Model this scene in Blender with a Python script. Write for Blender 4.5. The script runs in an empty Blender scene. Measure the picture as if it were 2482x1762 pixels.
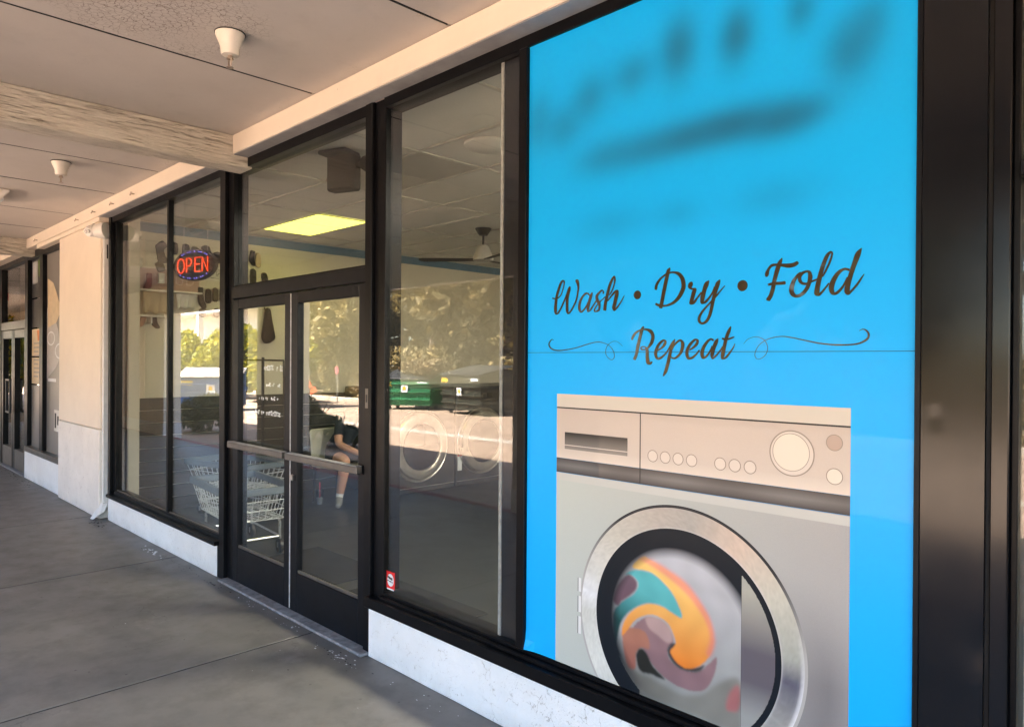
import bpy, bmesh, math, random
import numpy as np
from mathutils import Vector, Matrix, noise

random.seed(7)
rng = np.random.default_rng(7)
scene = bpy.context.scene
C = scene.collection
R = math.radians

# ------------------------------------------------------------------ camera
def make_camera():
    yaw, pitch, roll = R(45.044), R(-.2246), R(.3775)
    f = Vector((-math.sin(yaw)*math.cos(pitch), math.cos(yaw)*math.cos(pitch), math.sin(pitch)))
    r0 = Vector((math.cos(yaw), math.sin(yaw), 0)); u0 = r0.cross(f)
    c, s = math.cos(roll), math.sin(roll)
    r = c*r0 + s*u0; u = -s*r0 + c*u0
    cd = bpy.data.cameras.new('camera'); co = bpy.data.objects.new('camera', cd); C.objects.link(co)
    m = Matrix((r, u, -f)).transposed().to_4x4(); m.translation = (0, 0, 1.62)
    co.matrix_world = m
    cd.sensor_fit = 'HORIZONTAL'; cd.sensor_width = 36; cd.lens = 25.255
    cd.clip_start = .05; cd.clip_end = 600
    scene.camera = co
make_camera()

# ------------------------------------------------------------------ sky, sun, exposure
SUN_EL, SUN_AZ = 54, -24                # azimuth from +Y towards +X
sd = Vector((math.sin(R(SUN_AZ))*math.cos(R(SUN_EL)), math.cos(R(SUN_AZ))*math.cos(R(SUN_EL)), math.sin(R(SUN_EL))))
world = bpy.data.worlds.new('World'); scene.world = world; world.use_nodes = True
wn = world.node_tree.nodes; wn.clear()
sky = wn.new('ShaderNodeTexSky'); sky.sky_type = 'NISHITA'; sky.sun_disc = False
sky.sun_elevation = R(SUN_EL); sky.sun_rotation = R(SUN_AZ); sky.dust_density = 1.6; sky.air_density = 1.0
bg = wn.new('ShaderNodeBackground'); bg.inputs[1].default_value = .085
wo = wn.new('ShaderNodeOutputWorld')
world.node_tree.links.new(sky.outputs[0], bg.inputs[0]); world.node_tree.links.new(bg.outputs[0], wo.inputs[0])
sl = bpy.data.lights.new('sun', 'SUN'); sl.energy = 4.6; sl.angle = R(.53); sl.color = (1, .945, .86)
so = bpy.data.objects.new('sun', sl); C.objects.link(so)
so.rotation_euler = sd.to_track_quat('Z', 'Y').to_euler(); so.location = (0, 20, 30)
scene.view_settings.view_transform = 'Standard'; scene.view_settings.look = 'None'
scene.view_settings.gamma = 1; scene.view_settings.use_curve_mapping = False
scene.view_settings.exposure = 4.12
scene.cycles.max_bounces = 14; scene.cycles.diffuse_bounces = 8; scene.cycles.glossy_bounces = 6
scene.cycles.transparent_max_bounces = 24; scene.cycles.transmission_bounces = 8
scene.cycles.caustics_reflective = False; scene.cycles.caustics_refractive = False
scene.cycles.sample_clamp_indirect = 6

# ------------------------------------------------------------------ materials
class NT:
    def __init__(s, name):
        s.m = bpy.data.materials.new(name); s.m.use_nodes = True
        s.t = s.m.node_tree; s.n = s.t.nodes; s.n.clear()
        s.out = s.n.new('ShaderNodeOutputMaterial')
    def new(s, t, **k):
        n = s.n.new(t)
        for a, b in k.items(): setattr(n, a, b)
        return n
    def link(s, a, b): s.t.links.new(a, b)
    def coord(s, scale=(1, 1, 1), rot=(0, 0, 0)):
        tc = s.new('ShaderNodeTexCoord'); mp = s.new('ShaderNodeMapping')
        mp.inputs['Scale'].default_value = scale; mp.inputs['Rotation'].default_value = rot
        s.link(tc.outputs['Object'], mp.inputs['Vector']); return mp.outputs[0]
    def noise(s, vec, scale, detail=6, rough=.6, dist=0):
        n = s.new('ShaderNodeTexNoise'); n.inputs['Scale'].default_value = scale
        n.inputs['Detail'].default_value = detail; n.inputs['Roughness'].default_value = rough
        n.inputs['Distortion'].default_value = dist
        s.link(vec, n.inputs['Vector']); return n.outputs['Fac']
    def ramp(s, fac, stops, interp='LINEAR'):
        n = s.new('ShaderNodeValToRGB'); n.color_ramp.interpolation = interp
        e = n.color_ramp.elements
        while len(e) < len(stops): e.new(.5)
        for i, (p, c) in enumerate(stops):
            e[i].position = p; e[i].color = (c if hasattr(c, '__len__') else (c, c, c)) + ((1,) if not hasattr(c, '__len__') or len(c) == 3 else ())
        s.link(fac, n.inputs[0]); return n.outputs[0]
    def math(s, op, a, b=None):
        n = s.new('ShaderNodeMath', operation=op)
        for i, v in enumerate((a, b)):
            if v is None: continue
            if hasattr(v, 'links'): s.link(v, n.inputs[i])
            else: n.inputs[i].default_value = v
        return n.outputs[0]
    def mix(s, fac, a, b, mode='MIX'):
        n = s.new('ShaderNodeMixRGB', blend_type=mode)
        for i, v in enumerate((fac, a, b)):
            if hasattr(v, 'links'): s.link(v, n.inputs[i])
            elif i == 0: n.inputs[0].default_value = v
            else: n.inputs[i].default_value = tuple(v) + (1,)
        return n.outputs[0]
    def bsdf(s, color, rough=.6, metal=0, spec=.5, coat=0, coat_rough=.1, normal=None):
        b = s.new('ShaderNodeBsdfPrincipled')
        for key, v in (('Base Color', color), ('Roughness', rough), ('Metallic', metal), ('Specular IOR Level', spec), ('Coat Weight', coat), ('Coat Roughness', coat_rough)):
            i = b.inputs[key]
            if hasattr(v, 'links'): s.link(v, i)
            elif hasattr(v, '__len__'): i.default_value = tuple(v) + (1,)
            else: i.default_value = v
        if normal is not None: s.link(normal, b.inputs['Normal'])
        s.link(b.outputs[0], s.out.inputs[0]); return b
    def bump(s, h, strength=.3, dist=.01, normal=None):
        n = s.new('ShaderNodeBump'); n.inputs['Strength'].default_value = strength; n.inputs['Distance'].default_value = dist
        s.link(h, n.inputs['Height'])
        if normal is not None: s.link(normal, n.inputs['Normal'])
        return n.outputs[0]

def plain(name, col, rough=.5, metal=0, spec=.5, var=.12, scale=9, bump=.0, coat=0, coat_rough=.1):
    t = NT(name); v = t.coord()
    n = t.noise(v, scale, 5)
    c = t.mix(t.ramp(n, [(.3, 0.0), (.7, 1.0)]), [x*(1-var) for x in col], [min(1, x*(1+var)) for x in col])
    r = t.math('ADD', t.math('MULTIPLY', t.noise(v, scale*3, 4), .18), rough-.09)
    nm = t.bump(t.noise(v, scale*8, 5), bump, .004) if bump else None
    t.bsdf(c, r, metal, spec, coat, coat_rough, nm)
    return t.m

M = {}
def stucco(name='white_stucco', tint=(1, 1, 1)):
    t = NT(name); v = t.coord()
    base = t.mix(t.ramp(t.noise(v, 3.5, 5), [(.35, 0.), (.7, 1.)]), [a*b for a, b in zip((.80, .80, .79), tint)], [a*b for a, b in zip((.88, .88, .87), tint)])
    vd = t.new('ShaderNodeTexVoronoi', feature='DISTANCE_TO_EDGE'); vd.inputs['Scale'].default_value = 17
    dv = t.new('ShaderNodeVectorMath', operation='ADD')
    nz = t.new('ShaderNodeTexNoise'); nz.inputs['Scale'].default_value = 16; nz.inputs['Detail'].default_value = 5
    sc = t.new('ShaderNodeVectorMath', operation='SCALE'); sc.inputs['Scale'].default_value = .09
    t.link(v, nz.inputs['Vector']); t.link(nz.outputs['Color'], sc.inputs[0]); t.link(v, dv.inputs[0]); t.link(sc.outputs[0], dv.inputs[1])
    t.link(dv.outputs[0], vd.inputs['Vector'])
    line = t.ramp(vd.outputs['Distance'], [(.0, 1.), (.017, 0.)])
    mask = t.ramp(t.noise(v, 15, 3), [(.52, 0.), (.6, 1.)])
    crack = t.math('MULTIPLY', line, mask)
    pit = t.ramp(t.noise(v, 120, 2), [(.67, 0.), (.71, 1.)])
    pm = t.math('MULTIPLY', pit, t.ramp(t.noise(v, 8, 3), [(.45, 0.), (.6, 1.)]))
    k = t.math('MAXIMUM', crack, pm)
    tc = t.new('ShaderNodeTexCoord'); sx = t.new('ShaderNodeSeparateXYZ'); t.link(tc.outputs['Object'], sx.inputs[0])
    low = t.math('MULTIPLY', t.ramp(sx.outputs[2], [(.0, 1.), (.10, 0.)]), t.ramp(t.noise(v, 6, 5), [(.4, 0.), (.75, 1.)]))
    base = t.mix(t.math('MULTIPLY', low, .45), base, (.42, .38, .33))
    col = t.mix(t.math('MULTIPLY', k, .75), base, (.36, .30, .24))
    h = t.math('SUBTRACT', t.math('ADD', t.noise(v, 26, 6), t.math('MULTIPLY', t.noise(v, 120, 3), .35)), t.math('MULTIPLY', k, .8))
    t.bsdf(col, .75, spec=.3, normal=t.bump(h, .7, .008)); return t.m
M['stucco'] = stucco(); M['stucco_warm'] = stucco('cream_white_stucco', (.96, .90, .84))

def paint(name, col, flake=.0, stain=.3):
    t = NT(name); v = t.coord()
    c = t.mix(t.ramp(t.noise(v, 1.6, 7, .65), [(.3, 0.), (.75, 1.)]), [x*.88 for x in col], col)
    st = t.math('MULTIPLY', t.ramp(t.noise(t.coord((2, 2, .35)), 3, 6, .7), [(.55, 0.), (.8, 1.)]), stain)
    c = t.mix(st, c, [x*.62 for x in col])
    h = t.noise(v, 40, 5)
    spots = t.ramp(t.noise(v, 55, 2), [(.76, 0.), (.78, 1.)])
    c = t.mix(t.math('MULTIPLY', spots, .6), c, (.10, .085, .07))
    if flake:
        vd = t.new('ShaderNodeTexVoronoi', feature='DISTANCE_TO_EDGE'); vd.inputs['Scale'].default_value = 34
        wv = t.new('ShaderNodeVectorMath', operation='ADD'); nz = t.new('ShaderNodeTexNoise'); nz.inputs['Scale'].default_value = 30
        s2 = t.new('ShaderNodeVectorMath', operation='SCALE'); s2.inputs['Scale'].default_value = .03
        t.link(v, nz.inputs['Vector']); t.link(nz.outputs['Color'], s2.inputs[0]); t.link(v, wv.inputs[0]); t.link(s2.outputs[0], wv.inputs[1]); t.link(wv.outputs[0], vd.inputs['Vector'])
        line = t.ramp(vd.outputs['Distance'], [(.0, 1.), (.055, 0.)])
        area = t.ramp(t.noise(v, 1.3, 4, .55), [(.5, 0.), (.62, 1.)])
        ck = t.math('MULTIPLY', t.math('MULTIPLY', line, area), flake)
        c = t.mix(ck, c, (.16, .12, .09))
        chip = t.math('MULTIPLY', t.ramp(t.noise(v, 60, 3), [(.68, 0.), (.7, 1.)]), area)
        c = t.mix(chip, c, (.78, .74, .68))
        h = t.math('SUBTRACT', h, t.math('MULTIPLY', ck, 3))
    t.bsdf(c, .62, spec=.35, normal=t.bump(h, .22, .004)); return t.m
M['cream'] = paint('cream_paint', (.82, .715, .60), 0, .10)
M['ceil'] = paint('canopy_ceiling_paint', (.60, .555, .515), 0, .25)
M['ceil_flaky'] = paint('flaking_ceiling_paint', (.60, .555, .515), .9, .25)

def wood_paint():
    t = NT('painted_beam_wood'); v = t.coord((6, .55, 6))
    g = t.noise(v, 7, 8, .7, 1.2)
    fine = t.noise(t.coord((30, 1.2, 30)), 6, 6, .6, .6)
    c = t.mix(t.ramp(g, [(.3, 0.), (.65, 1.)]), (.58, .52, .445), (.76, .705, .62))
    ck = t.math('MULTIPLY', t.ramp(fine, [(.38, 1.), (.45, 0.)]), t.ramp(t.noise(t.coord(), 2.2, 4), [(.36, 0.), (.55, 1.)]))
    c = t.mix(t.math('MULTIPLY', ck, .75), c, (.20, .16, .12))
    h = t.math('SUBTRACT', t.math('ADD', g, t.math('MULTIPLY', fine, .5)), ck)
    t.bsdf(c, .7, spec=.3, normal=t.bump(h, 1.0, .016)); return t.m
M['wood'] = wood_paint()

def concrete():
    t = NT('walkway_concrete'); v = t.coord()
    big = t.noise(v, .9, 7, .62, .4); mid = t.noise(v, 5, 7, .65); fine = t.noise(v, 160, 4, .7)
    c = t.mix(t.ramp(big, [(.3, 0.), (.72, 1.)]), (.148, .137, .127), (.215, .200, .185))
    c = t.mix(t.math('MULTIPLY', t.ramp(mid, [(.45, 0.), (.68, 1.)]), .6), c, (.115, .104, .095))
    c = t.mix(.18, c, t.ramp(fine, [(.25, .05), (.75, .35)]), 'OVERLAY')
    pale = t.math('MULTIPLY', t.ramp(t.noise(v, 2.3, 6, .7), [(.62, 0.), (.78, 1.)]), .45)
    c = t.mix(pale, c, (.36, .34, .32))
    sp = t.new('ShaderNodeTexVoronoi'); sp.inputs['Scale'].default_value = 9; t.link(v, sp.inputs['Vector'])
    dots = t.math('MULTIPLY', t.ramp(sp.outputs['Distance'], [(.05, 1.), (.075, 0.)]), t.ramp(t.noise(v, 2.1, 2), [(.52, 0.), (.56, 1.)]))
    c = t.mix(t.math('MULTIPLY', dots, .8), c, (.045, .04, .036))
    vd = t.new('ShaderNodeTexVoronoi', feature='DISTANCE_TO_EDGE'); vd.inputs['Scale'].default_value = 1.7
    wv = t.new('ShaderNodeVectorMath', operation='ADD'); nz = t.new('ShaderNodeTexNoise'); nz.inputs['Scale'].default_value = 5; nz.inputs['Detail'].default_value = 6
    s2 = t.new('ShaderNodeVectorMath', operation='SCALE'); s2.inputs['Scale'].default_value = .35
    t.link(v, nz.inputs['Vector']); t.link(nz.outputs['Color'], s2.inputs[0]); t.link(v, wv.inputs[0]); t.link(s2.outputs[0], wv.inputs[1]); t.link(wv.outputs[0], vd.inputs['Vector'])
    cr = t.math('MULTIPLY', t.ramp(vd.outputs['Distance'], [(.0, 1.), (.006, 0.)]), t.ramp(t.noise(v, 1.1, 3), [(.55, 0.), (.6, 1.)]))
    c = t.mix(t.math('MULTIPLY', cr, .7), c, (.06, .055, .05))
    rg = t.math('ADD', t.math('MULTIPLY', mid, .3), .34)
    h = t.math('SUBTRACT', t.math('ADD', t.math('MULTIPLY', fine, .25), mid), t.math('MULTIPLY', cr, 1.5))
    t.bsdf(c, rg, spec=.45, normal=t.bump(h, .16, .006)); return t.m
M['concrete'] = concrete()
M['lot'] = plain('parking_lot_paving', (.42, .30, .215), .85, var=.18, scale=1.2, bump=.3, spec=.2)
M['lot_strip'] = plain('pale_concrete_strip', (.55, .47, .38), .8, var=.12, scale=3, spec=.2)
M['soil'] = plain('planted_bank_soil', (.17, .12, .065), .95, var=.4, scale=2.5, bump=.5, spec=.1)
M['red_kerb'] = plain('red_kerb_paint', (.33, .055, .06), .7, var=.3, scale=7)
M['alu'] = plain('dark_bronze_aluminium', (.0045, .0046, .0056), .34, spec=.14, var=.25, scale=5)
M['alu_door'] = plain('charcoal_door_metal', (.0050, .0058, .0085), .40, spec=.16, var=.3, scale=4)
M['alu_warm'] = plain('worn_bronze_bar', (.085, .075, .066), .36, spec=.6, var=.3, scale=12)
M['clad'] = plain('glossy_charcoal_cladding', (.007, .0075, .0095), .16, spec=.34, var=.2, scale=2)
M['rubber'] = plain('black_gasket', (.006, .006, .007), .7)
M['weather'] = plain('white_weather_strip', (.52, .52, .52), .6, var=.25, scale=40)
M['threshold'] = plain('worn_threshold_metal', (.24, .24, .25), .55, spec=.5, var=.45, scale=22, bump=.4)
M['white_paint'] = plain('white_painted_metal', (.72, .71, .69), .5, var=.1, scale=10)
M['white_plastic'] = plain('warm_white_plastic', (.78, .74, .70), .38, var=.05)
M['ceramic'] = plain('cream_porcelain', (.74, .68, .60), .3, var=.06)
M['brass'] = plain('dull_sprinkler_metal', (.42, .34, .28), .4, metal=.7)
M['lens'] = plain('black_lens', (.004, .004, .005), .08, spec=.8)
M['chrome'] = plain('chrome_wire', (.62, .63, .65), .3, metal=.8); M['wire'] = plain('pale_coated_wire', (.66, .69, .70), .4)
M['soffit'] = plain('grey_soffit_paint', (.30, .295, .30), .7, var=.2, scale=6)
M['black'] = plain('black_plastic', (.012, .012, .013), .45)
M['dkgrey'] = plain('dark_grey_plastic', (.012, .0105, .009), .55, spec=.25)
M['navy_panel'] = plain('navy_black_board', (.0055, .007, .014), .4, var=.2)
M['iwall'] = plain('cream_interior_wall', (.66, .62, .52), .8, var=.05, scale=1.2, spec=.2)
M['blue_band'] = plain('blue_wall_band', (.10, .20, .30), .7, var=.1, spec=.2)
M['wains'] = plain('dark_grey_board', (.045, .042, .038), .6, var=.2, scale=4)
M['ifloor'] = plain('grey_laundry_floor', (.027, .030, .032), .40, var=.25, scale=1.1, spec=.4)
M['mat'] = plain('black_mat_and_shadow', (.005, .005, .006), .9, var=.3, scale=60, bump=.5)
M['tile'] = plain('ceiling_tile', (.66, .645, .60), .85, var=.03, scale=4, spec=.2)
M['tile_grey'] = plain('unlit_light_diffuser', (.42, .40, .36), .5, var=.03)
M['tbar'] = plain('ceiling_grid_metal', (.50, .48, .43), .5)
M['shelf'] = plain('white_shelf', (.75, .73, .68), .5)
M['washer'] = plain('charcoal_washer_steel', (.055, .056, .058), .4, metal=.3, var=.15)
M['steel'] = plain('satin_steel', (.52, .50, .47), .32, metal=.85)
M['bowl'] = plain('dark_glass_bowl', (.012, .014, .018), .06, spec=.9)
M['label'] = plain('white_label', (.72, .74, .76), .5)
M['cart_blue'] = plain('blue_grey_cart_rim', (.15, .19, .23), .5)
M['chair_cream'] = plain('cream_chair_shell', (.56, .55, .45), .5)
M['skin'] = plain('skin', (.46, .25, .17), .5, var=.08)
M['navy_cloth'] = plain('navy_cloth', (.012, .018, .032), .85, var=.25, scale=14)
M['hair'] = plain('dark_hair', (.018, .013, .010), .6, var=.3, scale=40)
M['shoe'] = plain('grey_sneaker', (.20, .20, .19), .7)
M['sock_white'] = plain('white_sock_knit', (.70, .70, .68), .9)
M['grey_cloth'] = plain('grey_sock_knit', (.032, .028, .023), .95, var=.2, scale=30)
M['olive_cloth'] = plain('olive_sock_knit', (.10, .085, .055), .95, var=.3, scale=30)
M['black_cloth'] = plain('black_sock_knit', (.009, .008, .0075), .95, var=.2, scale=30)
M['red_cloth'] = plain('dark_red_knit', (.16, .018, .012), .95, var=.3, scale=30)
M['peach_cloth'] = plain('peach_knit', (.46, .23, .15), .95, var=.3, scale=25)
M['yellow_cloth'] = plain('mustard_knit', (.36, .27, .06), .95, var=.3)
M['beige_cloth'] = plain('beige_cotton', (.52, .42, .30), .95, var=.15, scale=8)
M['brown_leather'] = plain('dark_brown_fabric', (.022, .014, .010), .8, var=.3)
M['pink_paper'] = plain('dusty_pink_poster', (.44, .29, .25), .8, var=.06)
M['pale_pink'] = plain('pale_pink_print', (.60, .45, .41), .8)
M['paper'] = plain('white_paper', (.68, .66, .62), .8)
M['ink'] = plain('black_ink', (.02, .02, .022), .7)
M['red_sticker'] = plain('red_sticker', (.68, .012, .016), .45)
M['sticker_white'] = plain('pale_sticker_white', (.70, .76, .78), .45)
M['straw'] = plain('pink_straw', (.60, .06, .12), .4)
M['milk'] = plain('milky_drink', (.62, .60, .62), .5)
M['green_steel'] = plain('green_bin_steel', (.03, .22, .09), .6, var=.2, scale=3)
M['olive_steel'] = plain('dark_olive_bin_steel', (.045, .045, .03), .6, var=.25, scale=3)
M['blue_steel'] = plain('blue_bin_steel', (.05, .13, .32), .6, var=.2, scale=3)
M['bin_lid'] = plain('grey_bin_lid', (.30, .27, .24), .7, var=.2, scale=3)
M['bin_lid_dark'] = plain('black_bin_lid', (.03, .03, .03), .6)
M['yellow_sticker'] = plain('yellow_sticker', (.75, .48, .02), .5)
M['bark'] = plain('tree_bark', (.13, .09, .06), .9, var=.4, scale=8, bump=.6)
M['pink_sign'] = plain('pink_red_sign', (.55, .10, .14), .5)
M['post'] = plain('grey_post', (.35, .33, .30), .6)
M['bldg'] = plain('white_building_wall', (.74, .72, .68), .7, var=.05, scale=.4)
M['bldg_dark'] = plain('dark_opening', (.03, .03, .035), .4)
M['block'] = plain('grey_block', (.28, .26, .24), .9, var=.25, scale=5, bump=.4)
M['flower'] = plain('orange_red_flower', (.75, .12, .03), .7)
M['poster_black'] = plain('black_poster', (.02, .021, .024), .45)
M['poster_orange'] = plain('orange_print', (.62, .20, .05), .5)
M['poster_cream'] = plain('cream_menu', (.60, .48, .32), .5)
M['poster_green'] = plain('leafy_green_print', (.16, .26, .03), .6)
M['grey_film'] = plain('warm_grey_window_film', (.20, .19, .175), .35, var=.06, scale=1)
M['film_light'] = plain('pale_grey_film_print', (.42, .40, .40), .4)

def glass(name, tint=(.86, .87, .86), ior=1.46):
    t = NT(name)
    geo = t.new('ShaderNodeNewGeometry'); mv = t.new('ShaderNodeMix', data_type='FLOAT')
    mv.inputs[2].default_value = ior; mv.inputs[3].default_value = 1/ior
    t.link(geo.outputs['Backfacing'], mv.inputs[0])
    fr = t.new('ShaderNodeFresnel'); t.link(mv.outputs[0], fr.inputs['IOR'])
    tr = t.new('ShaderNodeBsdfTransparent'); tr.inputs[0].default_value = tint + (1,)
    gl = t.new('ShaderNodeBsdfGlossy'); gl.inputs['Roughness'].default_value = 0.0; gl.inputs[0].default_value = (1, 1, 1, 1)
    wv = t.noise(t.coord(), .9, 2); bm = t.bump(wv, .02, .02); t.link(bm, gl.inputs['Normal'])
    mx = t.new('ShaderNodeMixShader'); t.link(fr.outputs[0], mx.inputs[0]); t.link(tr.outputs[0], mx.inputs[1]); t.link(gl.outputs[0], mx.inputs[2])
    t.link(mx.outputs[0], t.out.inputs[0]); return t.m
M['glass'] = glass('storefront_glass')
M['cup'] = glass('clear_plastic_cup', (.8, .82, .84), 1.4)

def emit(name, col, s):
    t = NT(name); e = t.new('ShaderNodeEmission'); e.inputs[0].default_value = col + (1,); e.inputs[1].default_value = s
    t.link(e.outputs[0], t.out.inputs[0]); return t.m
M['lamp'] = emit('lit_ceiling_panel', (1, .93, .11), .30)
M['fill_lamp'] = emit('unseen_fill_panel_white', (1, .93, .78), 8.0)  # for unseen panels added to brighten the laundry
M['led_red'] = emit('red_led_tube', (1, .055, .008), .16)
M['led_blue'] = emit('blue_led', (.25, .2, 1), .16)

def leaf(name, a, b, c):
    t = NT(name); at = t.new('ShaderNodeAttribute', attribute_name='tone')
    col = t.ramp(at.outputs['Fac'], [(.0, a), (.55, b), (1., c)])
    d = t.new('ShaderNodeBsdfPrincipled'); t.link(col, d.inputs['Base Color']); d.inputs['Roughness'].default_value = .6
    tl = t.new('ShaderNodeBsdfTranslucent'); t.link(col, tl.inputs[0])
    mx = t.new('ShaderNodeMixShader'); mx.inputs[0].default_value = .35
    t.link(d.outputs[0], mx.inputs[1]); t.link(tl.outputs[0], mx.inputs[2]); t.link(mx.outputs[0], t.out.inputs[0]); return t.m
M['leaf_gold'] = leaf('golden_olive_leaves', (.05, .042, .008), (.27, .19, .055), (.58, .42, .17))
M['leaf_hedge'] = leaf('yellow_green_leaves', (.04, .07, .004), (.30, .28, .010), (.60, .47, .02))
M['leaf_dark'] = leaf('dark_green_leaves', (.02, .03, .010), (.045, .06, .02), (.09, .10, .035))
M['leaf_dry'] = leaf('dry_brush', (.14, .09, .035), (.28, .19, .08), (.42, .30, .14))

def coltex(name, attr, rough=.35, coat=.12):
    t = NT(name); at = t.new('ShaderNodeAttribute', attribute_name=attr)
    n = t.noise(t.coord(), 420, 2); c = t.mix(.05, at.outputs['Color'], t.ramp(n, [(.3, .2), (.7, .8)]), 'OVERLAY')
    t.bsdf(c, rough, spec=.2, coat=coat, coat_rough=.03, normal=t.bump(t.noise(t.coord(), 2.2, 3), .05, .01)); return t.m
M['print'] = coltex('printed_vinyl', 'Col')
def vinyl(name, col, rough=.35, coat=.12, metal=0):
    t = NT(name); v = t.coord()
    n = t.noise(v, 1.1, 3); c = t.mix(t.ramp(n, [(.35, 0.), (.7, 1.)]), [x*.96 for x in col], col)
    t.bsdf(c, rough, metal, spec=.2, coat=coat, coat_rough=.03, normal=t.bump(t.noise(v, 2.2, 3), .05, .01)); return t.m
BLUE = (.004, .41, .97)
M['v_letter'] = vinyl('dark_bronze_lettering', (.045, .028, .013), .2, .6)
M['v_seam'] = vinyl('film_seam_shadow', (.012, .10, .25), .5, 0)
M['v_body'] = vinyl('printed_washer_body', (.46, .47, .44))
M['v_body_top'] = vinyl('printed_washer_top', (.60, .55, .48))
M['v_panel'] = vinyl('printed_control_panel', (.60, .51, .44))
M['v_panel2'] = vinyl('printed_panel_light', (.66, .58, .51)); M['v_hilite'] = vinyl('printed_body_highlight', (.53, .535, .50))
M['v_knob'] = vinyl('printed_knob', (.72, .64, .54))
M['v_knob_tan'] = vinyl('printed_tan_knob', (.44, .33, .27))
M['v_band'] = vinyl('printed_dark_band', (.105, .10, .10))
M['v_line'] = vinyl('printed_dark_line', (.03, .03, .032))
M['v_outline'] = vinyl('printed_grey_outline', (.30, .25, .21))
M['v_white'] = vinyl('printed_highlight', (.74, .74, .73))
M['v_black'] = vinyl('printed_black_gasket', (.006, .010, .016))

# ------------------------------------------------------------------ helpers
def tag(o, label=None, cat=None, group=None, kind=None):
    if label: o['label'] = label
    if cat: o['category'] = cat
    if group: o['group'] = group
    if kind: o['kind'] = kind
    return o
def empty(name, loc=(0, 0, 0), label=None, cat=None, group=None, kind=None, rz=0):
    o = bpy.data.objects.new(name, None); C.objects.link(o); o.location = loc; o.rotation_euler.z = rz
    o.empty_display_size = .1
    return tag(o, label, cat, group, kind)
def copy_tree(o, parent=None):
    c = o.copy(); C.objects.link(c); c.parent = parent
    for ch in list(o.children):
        if ch is not c: copy_tree(ch, c)
    return c

class MB:
    def __init__(s): s.v = []; s.f = []
    def add(s, vs, fs):
        k = len(s.v); s.v += [tuple(p) for p in vs]; s.f += [tuple(i+k for i in f) for f in fs]; return s
    def box(s, a, b):
        x0, y0, z0 = [min(p, q) for p, q in zip(a, b)]; x1, y1, z1 = [max(p, q) for p, q in zip(a, b)]
        return s.add([(x0,y0,z0),(x1,y0,z0),(x1,y1,z0),(x0,y1,z0),(x0,y0,z1),(x1,y0,z1),(x1,y1,z1),(x0,y1,z1)],
                     [(0,3,2,1),(4,5,6,7),(0,1,5,4),(1,2,6,5),(2,3,7,6),(3,0,4,7)])
    def tube(s, pts, r, n=8, cap=True):
        pts = [Vector(p) for p in pts]; rs = r if hasattr(r, '__len__') else [r]*len(pts)
        rings = []; prev = None
        for i, p in enumerate(pts):
            d = (pts[min(i+1, len(pts)-1)] - pts[max(i-1, 0)]).normalized()
            a = prev if prev is not None else Vector((0, 0, 1)) if abs(d.z) < .9 else Vector((1, 0, 0))
            a = (a - d*a.dot(d))
            if a.length < 1e-6: a = Vector((0, 1, 0)) - d*d.y
            a.normalize(); prev = a; b = d.cross(a)
            rings.append([p + (a*math.cos(2*math.pi*j/n) + b*math.sin(2*math.pi*j/n))*rs[i] for j in range(n)])
        vs = [q for rg in rings for q in rg]; fs = []
        for i in range(len(pts)-1):
            for j in range(n): fs.append((i*n+j, i*n+(j+1) % n, (i+1)*n+(j+1) % n, (i+1)*n+j))
        if cap: fs += [tuple(range(n))[::-1], tuple((len(pts)-1)*n+j for j in range(n))]
        return s.add(vs, fs)
    def lathe(s, prof, o=(0, 0, 0), axis='z', n=24):
        vs = []; fs = []
        for (r, h) in prof:
            for j in range(n):
                c, q = math.cos(2*math.pi*j/n)*r, math.sin(2*math.pi*j/n)*r
                p = (c, q, h) if axis == 'z' else (h, c, q) if axis == 'x' else (c, h, q)
                vs.append((p[0]+o[0], p[1]+o[1], p[2]+o[2]))
        for i in range(len(prof)-1):
            for j in range(n): fs.append((i*n+j, i*n+(j+1) % n, (i+1)*n+(j+1) % n, (i+1)*n+j))
        if prof[0][0] > 1e-5: fs.append(tuple(range(n))[::-1])
        if prof[-1][0] > 1e-5: fs.append(tuple((len(prof)-1)*n+j for j in range(n)))
        return s.add(vs, fs)
    def prism(s, poly, plane, d0, d1):
        """poly of 2D points; plane 'xz' (depth y), 'yz' (depth x), 'xy' (depth z)"""
        P = {'xz': lambda a, b, d: (a, d, b), 'yz': lambda a, b, d: (d, a, b), 'xy': lambda a, b, d: (a, b, d)}[plane]
        n = len(poly)
        vs = [P(a, b, d0) for a, b in poly] + [P(a, b, d1) for a, b in poly]
        fs = [tuple(range(n)), tuple(range(n, 2*n))[::-1]] + [(i, i+n, (i+1) % n+n, (i+1) % n) for i in range(n)]
        return s.add(vs, fs)
    def build(s, name, mat, parent=None, smooth=False, bevel=0, seg=1, loc=None):
        me = bpy.data.meshes.new(name); me.from_pydata(s.v, [], s.f)
        bm = bmesh.new(); bm.from_mesh(me)
        bmesh.ops.recalc_face_normals(bm, faces=bm.faces[:])
        if bevel:
            es = [e for e in bm.edges if e.is_manifold and e.calc_face_angle(0) > .6]
            bmesh.ops.bevel(bm, geom=es, offset=bevel, segments=seg, affect='EDGES', clamp_overlap=True)
        bm.to_mesh(me); bm.free()
        if mat is not None: me.materials.append(M[mat] if isinstance(mat, str) else mat)
        if smooth:
            for p in me.polygons: p.use_smooth = True
            try: me.set_sharp_from_angle(angle=R(38))
            except Exception: pass
        o = bpy.data.objects.new(name, me); C.objects.link(o); o.parent = parent
        if loc: o.location = loc
        return o
def box(name, a, b, mat, parent=None, bevel=0): return MB().box(a, b).build(name, mat, parent, bevel=bevel)

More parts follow.
